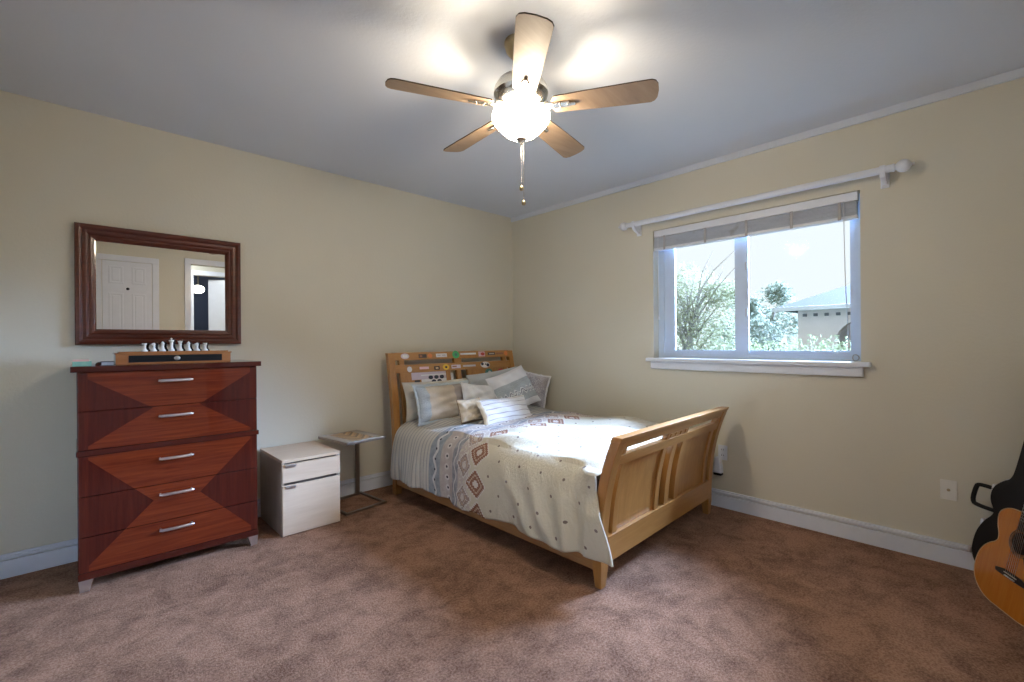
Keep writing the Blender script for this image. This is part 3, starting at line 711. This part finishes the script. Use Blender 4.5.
# ------------------------------------------------------------------ duvet
def chaikin(p, n=3):
    for _ in range(n):
        q = [p[0]]
        for a, b in zip(p, p[1:]): q += [a*.75+b*.25, a*.25+b*.75]
        p = q+[p[-1]]
    return p
def resample(p, n):
    L = [0]
    for a, b in zip(p, p[1:]): L.append(L[-1]+(b-a).length)
    out, j = [], 0
    for i in range(n):
        s = L[-1]*i/(n-1)
        while j < len(L)-2 and L[j+1] < s: j += 1
        out.append((p[j].lerp(p[j+1], (s-L[j])/max(1e-9, L[j+1]-L[j])), s))
    return out
NS, NT = 190, 230
prof = resample(chaikin([Vector(p) for p in ((-.130, .26), (-.138, .45), (-.142, .57), (-.21, .625), (-.45, .645), (-.95, .655), (-1.40, .645), (-1.585, .622), (-1.675, .56), (-1.705, .46), (-1.722, .34), (-1.736, .24), (-1.742, .172))], 4), NS)
bm = BM(); uvl = bm.loops.layers.uv.new('UVMap'); grid = []; uvs = {}
HEAD = -.305
stot = prof[-1][1]
for j in range(NT):
    t_ = j/(NT-1); row = []
    for i, (p, s) in enumerate(prof):
        x, z = p
        leftside = x < -1.60 and z < .61; rightside = x > -.18
        yend = -2.392+.055*max(0, (x+1.6)/1.45)
        if leftside:
            k = max(0, (.515-z)/.33); k = min(1.12, k); yend = -2.40-.120*k if z < .515 else -2.392-.008*min(1, (.61-z)/.03)
        if rightside: yend = -2.29
        y = HEAD+(yend-HEAD)*t_
        d = max(0, min(1, (.60-z)/.45)) if leftside else 0
        # loose folds running down the side, deeper toward the hem and the foot
        fo_ = (.016*math.sin(y*9+1.0+z*2.5)+.010*math.sin(y*19+z*6)+.007*math.sin(y*37+2))*d
        dg = .034*math.exp(-((y+2.12+(.6-z)*.35)/.055)**2)-.040*math.exp(-((y+2.25+(.6-z)*.10)/.035)**2)+.028*math.exp(-((y+1.85+(.6-z)*.7)/.055)**2)+.022*math.exp(-((y+1.60+(.6-z)*.9)/.06)**2)
        nx = -(fo_+dg*max(0, min(1, d*1.6)))
        # pleats near the head
        pl = .0045*math.sin(y*150) if y > -.84 else 0
        if leftside: x += nx-pl*d-.012*math.sin(math.pi*min(1, d))*1.0
        top = 0 if (leftside or rightside) else 1
        if top:
            z += .010*math.sin(x*7+y*5)+.008*math.sin(y*11-x*4)+.005*math.sin(x*23+y*17)+pl*.7
            z += .016*math.exp(-((y+1.55)/.55)**2)+.006*math.sin(9*y+26*x+2*math.sin(5*x))*max(0, min(1, (-y-1.2)/.4))
            e = max(0, (-y-2.22)/.13); z -= .05*min(1, e)**2
        if leftside: z += (.008*math.sin(y*6+.5)+.005*math.sin(y*21))*d + .02*d*max(0, (-y-2.1)/.4)
        if leftside and y < -2.35: x -= .010
        if leftside and z < .606:
            k2 = min(1, max(0, (-y-2.24)/.10))*min(1, max(0, (z-.40)/.10)); x = x*(1-k2)-1.704*k2
        v = bm.verts.new((x, y, z)); row.append(v); uvs[v] = (stot-s, -y if not leftside else -(HEAD+(-2.38-HEAD)*t_))
    grid.append(row)
for a, b in zip(grid, grid[1:]):
    for i in range(NS-1):
        f = bm.faces.new((a[i], a[i+1], b[i+1], b[i])); f.smooth = True
        for l in f.loops: l[uvl].uv = uvs[l.vert]
bmesh.ops.recalc_face_normals(bm, faces=bm.faces[:])
def _duvet():
    u, v, z_ = sep(coords('UV'))
    wv = coords('UV'); nb = noise(wv, 3, 3); nf = noise(wv, 60, 3, .6); nm = noise(wv, 22, 3)
    cream = mix(ramp(nb, .3, .7), (.56, .515, .405), (.625, .58, .475))
    c = cream
    # pleated cloth by the pillows
    st_ = ((v*24).fract()-.5).abs()
    c = mix(v.lt(.86), c, mix(st_.gt(.36), (.60, .57, .51), (.43, .42, .40)))
    # blue-grey band with a pale chain
    c = mix(v.band(.86, 1.0), c, mix(ramp(nm, .35, .65), (.27, .30, .33), (.38, .41, .44)))
    wav = (v-(.93+.016*((u*42).sin()))).abs()
    c = mix(v.band(.86, 1.0)*wav.lt(.013), c, (.66, .66, .65))
    dot = lambda du, dv, uc, vc, off=0.0: ((((u+off)/du).fract()-.5)*du)
    d1 = ((((u/.075).fract()-.5)*.075)*(((u/.075).fract()-.5)*.075)+(v-.93)*(v-.93)).sqrt()
    c = mix(d1.lt(.009), c, (.06, .06, .08))
    # rosy band with dark dots
    c = mix(v.band(1.0, 1.14), c, mix(ramp(nm, .35, .65), (.46, .40, .37), (.55, .50, .46)))
    uu = ((u+.03)/.075).fract()*.075-.0375; d2 = (uu*uu+(v-1.072)*(v-1.072)).sqrt()
    c = mix(v.band(1.0, 1.14)*d2.lt(.022), c, (.64, .60, .57)); c = mix(d2.lt(.009), c, (.05, .045, .06))
    c = mix(v.band(1.135, 1.205), c, mix(ramp(nm, .35, .65), (.24, .25, .28), (.40, .39, .40)))
    wv2 = (v-(1.17+.014*((u*40).sin()))).abs(); c = mix(wv2.lt(.006), c, (.60, .58, .56))
    # stepped medallions
    def med(c, v0, off, pitch, r, core):
        a = (((u+off)/pitch).fract()-.5).abs()*pitch; b = (v-v0).abs()
        q = ((a/.012).floor()*.012)+((b/.012).floor()*.012)
        c = mix(q.lt(r)*nf.gt(.40), c, (.66, .62, .57)); c = mix(q.lt(r*.80), c, core); c = mix(q.lt(r*.56), c, (.50, .37, .28))
        c = mix(q.lt(r*.42), c, core); return mix(q.lt(r*.16), c, (.62, .56, .5))
    c = mix(v.band(1.205, 1.34)*nm.gt(.42), c, (.52, .45, .41))
    c = med(c, 1.275, .02, .205, .080, (.34, .26, .235)); c = med(c, 1.405, .12, .205, .092, (.27, .135, .09))
    c = mix(v.band(1.20, 1.36)*nf.gt(.60), c, (.66, .63, .60))
    # scattered small dots on the plain field
    row_ = (u/.105).floor(); o_ = row_.mod(2)*.09
    du = ((u/.105).fract()-.5)*.105; dv = (((v+o_)/.18).fract()-.5)*.18; d3 = (du*du+dv*dv).sqrt()
    c = mix(v.gt(1.52)*d3.lt(.0085), c, (.20, .155, .135))
    return c, bump(nf*.2+noise(coords('UV', (1.6, 5, 1)), 5, 4, .6, .8)*.8, .6, .016)
M_duvet = mat('patterned_duvet_cloth', _duvet, rough=.85, spec=.2)
o = link('duvet', bm, M_duvet, None, None, (-.91, -1.35, .2))
tag(o, 'cream duvet with dots and banded rust and grey pattern spread over the bed', 'duvet')
md = o.modifiers.new('s', 'SOLIDIFY'); md.thickness = .012; md.offset = -1

# ------------------------------------------------------------------ pillows
def pillow(name, label, c, wdt, hgt, th, lean, yaw, roll, m, seed, flange=0, fm=None, pinch=.07):
    n = 44; g = random.Random(seed); ph = [g.uniform(0, 6.28) for _ in range(8)]
    bm = BM(); uvl = bm.loops.layers.uv.new('UVMap'); sides = []
    for sgn in (-1, 1):
        gr = []
        for j in range(n+1):
            row = []
            for i in range(n+1):
                u, v = 2*i/n-1, 2*j/n-1
                u = math.sin(u*math.pi/2); v = math.sin(v*math.pi/2)
                x = wdt/2*u*(1-pinch*(1-v*v)); z = hgt/2*v*(1-pinch*(1-u*u))
                f = max(0, (1-u**4))**.55*max(0, (1-v**4))**.55
                y = sgn*th/2*f*(1+.10*math.sin(3.1*u+ph[0])*math.cos(2.7*v+ph[1]))
                e = 1-f; y += f*.006*(math.sin(9*u+5*v+ph[2])+math.sin(11*v-4*u+ph[3])) + sgn*.006*f*math.sin(16*math.atan2(v, u)+ph[4])*e
                row.append(bm.verts.new((x, y, z)))
            gr.append(row)
        for a in range(n):
            for b in range(n):
                q = (gr[a][b], gr[a][b+1], gr[a+1][b+1], gr[a+1][b]); f = bm.faces.new(q if sgn < 0 else q[::-1]); f.smooth = True
                for l, (ii, jj) in zip(f.loops, ((b, a), (b+1, a), (b+1, a+1), (b, a+1)) if sgn < 0 else ((b, a+1), (b+1, a+1), (b+1, a), (b, a))): l[uvl].uv = (ii/n, jj/n)
    bmesh.ops.remove_doubles(bm, verts=bm.verts[:], dist=.0004)
    o = thing(name, label, 'pillow', c, (R(lean), R(roll), R(yaw)), 'pillows piled on the bed')
    o.rotation_mode = 'ZYX' if False else 'XYZ'
    ob_ = link('cushion', bm, m, o)
    bm = BM(); pts = []
    for k in range(81):
        a = 2*math.pi*k/80; cu, cv = math.cos(a), math.sin(a); q = max(abs(cu), abs(cv)); u, v = cu/q, cv/q
        pts.append((u, v))
    if flange:
        t_ = BM(); i0, i1 = [], []
        for k, (u, v) in enumerate(pts[:-1]):
            x = wdt/2*u*(1-pinch*(1-v*v)); z = hgt/2*v*(1-pinch*(1-u*u)); wob = .008*math.sin(k*2.4)
            i0.append(t_.verts.new((x*.97, 0, z*.97))); i1.append(t_.verts.new((x+flange*u*(1+.15*math.sin(k*1.3)), wob, z+flange*v*(1+.15*math.cos(k*1.7)))))
        for k in range(80):
            f = t_.faces.new((i0[k], i0[(k+1) % 80], i1[(k+1) % 80], i1[k])); f.smooth = True
        merge(bm, t_); fo2 = link('ruffle', bm, fm or m, o); s_ = fo2.modifiers.new('s', 'SOLIDIFY'); s_.thickness = .004
    else:
        tube(bm, [(wdt/2*u*(1-pinch*(1-v*v)), 0, hgt/2*v*(1-pinch*(1-u*u))) for u, v in pts], .0035, 6, False)
        link('piping', bm, fm or m, o)
    return o
def cloth(name, fn, rough=.85):
    def b():
        u, v, _ = sep(coords('UV')); n = noise(coords('UV'), 5, 3); f = noise(coords('UV'), 60, 2)
        return fn(u, v, n, f), bump(f*.2+noise(coords('UV'), 5, 4, .6, .6)*.8, .5, .014)
    return mat(name, b, rough=rough, spec=.2)
C_cream = cloth('cream_cotton', lambda u, v, n, f: mix(ramp(n, .3, .7), (.56, .53, .46), (.63, .60, .53)))
C_pale = cloth('pale_grey_cotton', lambda u, v, n, f: mix(ramp(n, .3, .7), (.50, .54, .55), (.58, .61, .62)))
C_white = cloth('white_cotton', lambda u, v, n, f: mix(ramp(n, .3, .7), (.72, .72, .73), (.78, .78, .79)))
def _panel(u, v, n, f):
    c = mix(ramp(n, .3, .7), (.58, .50, .40), (.66, .59, .50))
    blue = mix(ramp(f, .35, .65), (.36, .42, .47), (.52, .57, .61))
    c = mix(u.lt(.25), c, blue); c = mix(u.band(.60, .72), c, (.45, .40, .37))
    fl = mix(f.gt(.56), (.60, .62, .66), (.30, .34, .42)); return mix(u.gt(.72), c, fl)
C_panel = cloth('panelled_sham_cloth', _panel)
def _bandp(u, v, n, f):
    w_ = (v-(.42+.03*((u*60).sin()))).abs()
    c = mix(ramp(n, .3, .7), (.72, .72, .74), (.78, .78, .80)); b = mix(ramp(f, .35, .65), (.36, .41, .45), (.47, .51, .54))
    b = mix(w_.lt(.035), b, (.70, .71, .72)); b = mix(w_.lt(.010), b, (.16, .18, .22))
    return mix(v.band(.24, .62), c, b)
C_band = cloth('white_cloth_with_band', _bandp)
def _strp(u, v, n, f):
    s = (v*7.5).fract(); c = mix(s.lt(.16)*u.gt(.16)*u.lt(.90), (.76, .75, .75), (.44, .41, .42))
    return mix(u.lt(.13), c, (.70, .62, .48))
C_strp = cloth('white_striped_cloth', _strp)
C_flor = cloth('grey_floral_cloth', lambda u, v, n, f: mix(f.gt(.55), mix(ramp(n, .4, .6), (.30, .29, .34), (.42, .40, .43)), (.62, .60, .62)))
C_tan = cloth('tan_cloth', lambda u, v, n, f: mix(v.lt(.16), mix(ramp(n, .3, .7), (.56, .46, .33), (.63, .54, .41)), (.22, .15, .10)))
C_ltrim = cloth('pale_blue_trim', lambda u, v, n, f: mix(ramp(n, .3, .7), (.50, .56, .60), (.60, .65, .68)))
ZT = .645
pillow('bed_pillow', 'plain cream pillow propped on the left half of the headboard', (-1.26, -.335, .795), .72, .335, .13, -12, 0, 0, C_cream, 1)
pillow('bed_pillow', 'pale grey-blue pillow leaning on the right half of the headboard', (-.56, -.345, .835), .70, .37, .12, -12, 0, -5, C_pale, 2)
pillow('bed_pillow', 'panelled beige and blue-grey sham with ruffled edges on the left of the pile', (-1.31, -.50, .785), .58, .31, .13, -16, 2, 0, C_panel, 3, .022, C_ltrim)
pillow('bed_pillow', 'grey floral sham with scalloped white edge at the far right of the pile', (-.27, -.54, .815), .34, .34, .11, -16, -40, 14, C_flor, 4, .018, C_white)
pillow('bed_pillow', 'plain white pillow half hidden behind the striped lumbar pillow', (-1.02, -.64, .775), .40, .32, .12, -20, 0, 8, C_white, 5)
pillow('bed_pillow', 'large white square pillow with a blue-grey woven band, tilted on the right', (-.62, -.66, .845), .50, .40, .13, -28, 2, -13, C_band, 6)
pillow('bed_pillow', 'small tan pillow showing at the left end of the striped lumbar pillow', (-1.30, -.85, .74), .24, .20, .09, -20, 0, 0, C_tan, 7)
pillow('bed_pillow', 'small white lumbar pillow with thin grey stripes at the front of the pile', (-1.03, -.985, .725), .56, .24, .10, -32, 0, 0, C_strp, 8)

# ------------------------------------------------------------------ ceiling fan
FX, FY = -2.107, -2.277
fan = thing('ceiling_fan', 'five-bladed ceiling fan with light oak blades and a lit white glass bowl', 'ceiling fan', (FX, FY, 2.74))
c0 = (FX, FY, 0)
link('canopy', lathe(BM(), [(0, 2.74), (.078, 2.74), (.078, 2.728), (.070, 2.700), (.045, 2.672), (.020, 2.662), (0, 2.662)], c0, 32), M_bronze, fan, 40)
link('downrod', lathe(BM(), [(0, 2.67), (.013, 2.67), (.013, 2.56), (0, 2.56)], c0, 16), M_bronze, fan, 40)
link('motor_housing', lathe(BM(), [(0, 2.585), (.030, 2.585), (.036, 2.572), (.080, 2.566), (.110, 2.548), (.127, 2.520), (.131, 2.490), (.120, 2.474), (.125, 2.466), (.118, 2.452), (.105, 2.440), (.080, 2.432), (0, 2.432)], c0, 48), M_nickel, fan, 35)
link('light_fitter', lathe(BM(), [(0, 2.434), (.060, 2.434), (.064, 2.415), (.066, 2.404), (.070, 2.396), (.060, 2.390), (0, 2.390)], c0, 40), M_nickel, fan, 35)
BR = .628
for k in range(5):
    a = R(-130.0+72*k); Rm = Matrix.Translation((FX, FY, 2.424)) @ Matrix.Rotation(a, 4, 'Z')
    tw = Rm @ Matrix.Rotation(R(-12.5), 4, 'X')
    o = [(.165, -.052), (.150, -.030), (.150, .030), (.165, .052), (.30, .060), (.50, .067), (.600, .069), (.618, .060), (BR, .040), (BR+.004, 0), (BR, -.040), (.618, -.060), (.600, -.069), (.50, -.067), (.30, -.060)]
    bm = BM(); prism(bm, o, -.003, .003, tw, .001)
    inv = Matrix.Rotation(-a, 4, 'Z')
    for f in bm.faces:
        f.material_index = 0 if f.normal.z < -.5 else 1
    # keep the grain along each blade: mesh in blade space, turned by the object
    b_ = link('blade', bm, [M_blade, M_blade_top], fan)
    bm = BM(); box(bm, .10, .235, -.018, .018, -.010, -.004, .003, 2, tw); box(bm, .225, .262, -.010, .010, -.013, -.003, .004, 2, tw)
    prism(bm, [(.085, -.010), (.135, -.022), (.135, .022), (.085, .010)], -.004, .012, Rm @ Matrix.Translation((0, 0, -.002)), .002)
    for sx, sy in ((.19, -.010), (.19, .010), (.225, 0)): lathe(bm, [(0, -.014), (.004, -.014), (.005, -.010), (0, -.010)], (0, 0, 0), 8, tw @ Matrix.Translation((sx, sy, 0)))
    link('blade_arm', bm, M_nickel, fan)
gb_ = BM()
lathe(gb_, [(.128, 2.400), (.137, 2.396), (.140, 2.386), (.138, 2.372), (.128, 2.354), (.111, 2.335), (.094, 2.317), (.074, 2.300), (.048, 2.286), (.024, 2.281), (0, 2.280)], c0, 48, None, 0)
WARM = (1, .85, .64)
def bowl_glass():
    m = emit('frosted_bowl_glow', WARM, LAMP); t = m.node_tree; e = t.nodes['Emission']
    tr = t.nodes.new('ShaderNodeBsdfTransparent'); mx = t.nodes.new('ShaderNodeMixShader'); mx.inputs[0].default_value = .62
    t.links.new(tr.outputs[0], mx.inputs[1]); t.links.new(e.outputs[0], mx.inputs[2]); t.links.new(mx.outputs[0], t.nodes['Material Output'].inputs[0]); return m
link('glass_bowl', gb_, bowl_glass(), fan, 60)['label'] = 'glowing white glass bowl'
for k in range(3):
    a = R(40+120*k); p = (FX+.062*math.cos(a), FY+.062*math.sin(a), 2.345)
    link('bulb', lathe(BM(), [(0, -.028), (.014, -.024), (.021, -.008), (.019, .010), (.012, .022), (.012, .045), (0, .045)], p, 16), emit('bulb_glow', WARM, BULB), fan, 60)
ld = bpy.data.lights.new('bulb_light', 'POINT'); ld.energy = PW; ld.color = WARM; ld.shadow_soft_size = .045
lo = bpy.data.objects.new('bulb_light', ld); COL.objects.link(lo); lo.parent = fan; lo.location = (0, 0, 2.312-2.74)
link('bowl_finial', lathe(BM(), [(0, 2.290), (.026, 2.286), (.026, 2.276), (.018, 2.268), (.006, 2.262), (.005, 2.250), (0, 2.248)], c0, 24), M_nickel, fan, 40)
for dx, zz in ((.000, 2.055), (.010, 1.985)):
    bm = BM(); n_ = int((2.262-zz)/.006)
    px_, py_ = FX+dx*.725, FY-dx*.689
    tube(bm, [(px_, py_, 2.27), (px_, py_, zz)], .0011, 6)
    for i in range(n_): lathe(bm, [(0, -.002), (.0019, 0), (0, .002)], (px_, py_, zz+i*.006), 6)
    ch = link('pull_chain', bm, M_nickel, fan)
    link('chain_fob', lathe(BM(), [(0, .014), (.004, .012), (.0095, .002), (.0105, -.004), (.007, -.012), (0, -.014)], (px_, py_, zz-.012), 14), M_bronze, ch, 50)

# ------------------------------------------------------------------ guitar and case
def smooth_outline(half, n=3):
    p = [Vector(q) for q in half]; p = chaikin(p, n)
    return [(q.x, q.y) for q in p]
def body_outline(wl, ww, wu, L):
    h = [(0, 0), (wl*.62, .0), (wl*1.03, .07*L/.5), (wl*1.05, .19*L/.5), (wl*.86, .265*L/.5), (ww*.93, .305*L/.5), (ww*.96, .345*L/.5), (wu*1.03, .395*L/.5), (wu*1.06, .46*L/.5), (wu*.62, L), (.0, L)]
    h = smooth_outline(h); return h+[(-x, y) for x, y in h[::-1][1:-1]]
nh = Vector((-.54, .84, 0)).normalized(); latv = Vector((-.84, -.54, 0)).normalized()
def lean_frame(lean, roll):
    up_ = (Vector((0, 0, 1))*math.cos(lean)-nh*math.sin(lean)); f_ = latv.cross(up_)
    if f_.dot(nh) < 0: f_ = -f_
    r_ = up_.cross(f_)                                  # local x
    up2 = up_*math.cos(roll)+r_*math.sin(roll); r2_ = r_*math.cos(roll)-up_*math.sin(roll)
    M_ = Matrix(((r2_.x, up2.x, f_.x), (r2_.y, up2.y, f_.y), (r2_.z, up2.z, f_.z)))
    return M_.to_euler()
ge = lean_frame(R(10), R(3))
gt = thing('acoustic_guitar', 'acoustic guitar with amber spruce top leaning against the black case in the corner', 'guitar', (-.47, -3.86, .006), ge)
M_spruce = wood('amber_spruce', (.46, .135, .010), (.54, .19, .020), 'y', 9, 20, rough=.22, coat=.8)
M_gside = wood('dark_mahogany', (.10, .035, .015), (.15, .055, .022), 'y', 6, 10, rough=.3, coat=.5)
M_ebony = speckle('ebony', (.018, .014, .012), .2, rough=.4)
BO = body_outline(.213, .132, .148, .478)
bm = BM(); prism(bm, BO, -.10, -.004, None, .0, True); link('body', bm, M_gside, gt, 40)
bm = BM(); prism(bm, BO, -.004, 0, None, .0); sbd = link('soundboard', bm, M_spruce, gt)
bm = BM(); t_ = [(x*1.006, (y-.25)*1.004+.25) for x, y in BO]; tube(bm, [(x, y, -.001) for x, y in t_]+[(t_[0][0], t_[0][1], -.001)], .0028, 6, False); link('binding', bm, speckle('cream_binding', (.55, .36, .18), .05), gt)
HY = .338
bm = BM(); lathe(bm, [(0, .0006), (.050, .0006), (.050, 0), (0, 0)], (0, HY, 0), 40); link('soundhole', bm, speckle('hollow_dark', (.02, .012, .008), .2, rough=.9), gt)
bm = BM()
for r0, r1 in ((.052, .058), (.061, .066)): lathe(bm, [(r0, 0), (r0, .0012), (r1, .0012), (r1, 0)], (0, HY, 0), 40)
link('rosette', bm, speckle('rosette_inlay', (.16, .10, .06), .4, 90), gt)
bm = BM(); prism(bm, [(-.088, -.012), (-.05, -.014), (.05, -.014), (.088, -.012), (.092, .004), (.05, .016), (-.05, .016), (-.092, .004)], 0, .008, Matrix.Translation((0, .172, 0)), .002)
bd = link('bridge', bm, M_ebony, gt)
link('saddle', box(BM(), -.037, .037, .176, .180, .008, .012, .001), speckle('bone', (.75, .72, .62), .03), bd)
bm = BM()
for i in range(6): lathe(bm, [(0, .014), (.003, .013), (.003, .008), (0, .008)], (-.026+i*.0104, .165, 0), 8)
link('bridge_pins', bm, speckle('pin_white', (.7, .68, .6), .03), bd)
bm = BM(); prism(bm, smooth_outline([(.030, .285), (.055, .30), (.066, .338), (.060, .375), (.074, .36), (.098, .30), (.105, .26), (.080, .225), (.045, .25), (.030, .285)], 2)[:-1], .0002, .0015); link('pickguard', bm, M_black, gt)
bm = BM(); prism(bm, [(-.022, .505), (.022, .505), (.0215, .86), (-.0215, .86)], -.022, 0, None, .004); prism(bm, [(-.035, .86), (.035, .86), (.04, 1.02), (-.04, 1.02)], -.020, -.004, None, .003)
nk = link('neck', bm, M_gside, gt)
bm = BM(); prism(bm, [(-.0285, .395), (.0285, .395), (.0225, .86), (-.0225, .86)], 0, .006, None, .001); fb_ = link('fretboard', bm, M_ebony, gt)
bm = BM(); L0 = .645; nut = .86
for i in range(1, 19):
    y = nut-L0*(1-2**(-i/12)); hw = .0225+(.0285-.0225)*(nut-y)/(nut-.395); box(bm, -hw, hw, y-.001, y+.001, .006, .0072, .0003, 1)
link('frets', bm, M_silver, fb_)
bm = BM()
for i in range(6):
    a = -.026+i*.0104; b = -.018+i*.0072; tube(bm, [(a, .177, .012), (b, .86, .009), (b*1.4, .90+.02*(i % 3), 0)], .0006, 5)
link('strings', bm, M_silver, gt)
for i in range(6):
    s_ = -1 if i < 3 else 1; y = .90+.042*(i % 3); bm = BM(); tube(bm, [(s_*.034, y, -.012), (s_*.058, y, -.012)], .003, 8); box(bm, s_*.056-.006, s_*.056+.006, y-.009, y+.009, -.016, -.008, .003)
    link('tuning_peg', bm, M_silver, nk)
nh, latv = Vector((-.94, .34, 0)).normalized(), Vector((-.34, -.94, 0)).normalized()
ce = lean_frame(R(4), R(8))
gc = thing('guitar_case', 'black hard guitar case standing upright behind the amber guitar', 'guitar case', (-.205, -3.915, .022), ce)
CB = body_outline(.215, .150, .165, .55)
CO = body_outline(.215, .150, .165, .55)
def case_outline(k=1.0):
    h = [(0, 0), (.135*k, .0), (.203*k, .075), (.207*k, .20), (.182*k, .285), (.152*k, .33), (.154*k, .36), (.178*k, .41), (.176*k, .478), (.140*k, .525), (.118*k, .54), (.108*k, .59), (.100*k, .85), (.105*k, .93), (.100*k, 1.08), (.05*k, 1.12), (0, 1.12)]
    h = smooth_outline(h); return h+[(-x, y) for x, y in h[::-1][1:-1]]
bm = BM(); prism(bm, case_outline(), -.13, -.045, None, .008); link('case_bottom', bm, M_black, gc, 40)
bm = BM(); prism(bm, case_outline(), -.041, -.0, None, .012); link('case_lid', bm, M_black, gc, 40)
bm = BM(); oc = case_outline(1.008); tube(bm, [(x, y, -.043) for x, y in oc]+[(oc[0][0], oc[0][1], -.043)], .0035, 6, False); link('edge_trim', bm, M_silver, gc)
bm = BM(); tube(bm, chaikin([Vector(p) for p in ((-.150, .348, -.03), (-.222, .348, -.03), (-.250, .358, -.03), (-.246, .448, -.03), (-.236, .463, -.03), (-.162, .463, -.03))], 2), .0105, 10); link('carry_handle', bm, M_dark, gc, 50)
for x, y in ((-.190, .27), (-.176, .47), (-.215, .10)):
    bm = BM(); box(bm, x-.008, x+.006, y-.016, y+.016, -.065, -.02, .003); link('latch', bm, M_silver, gc)
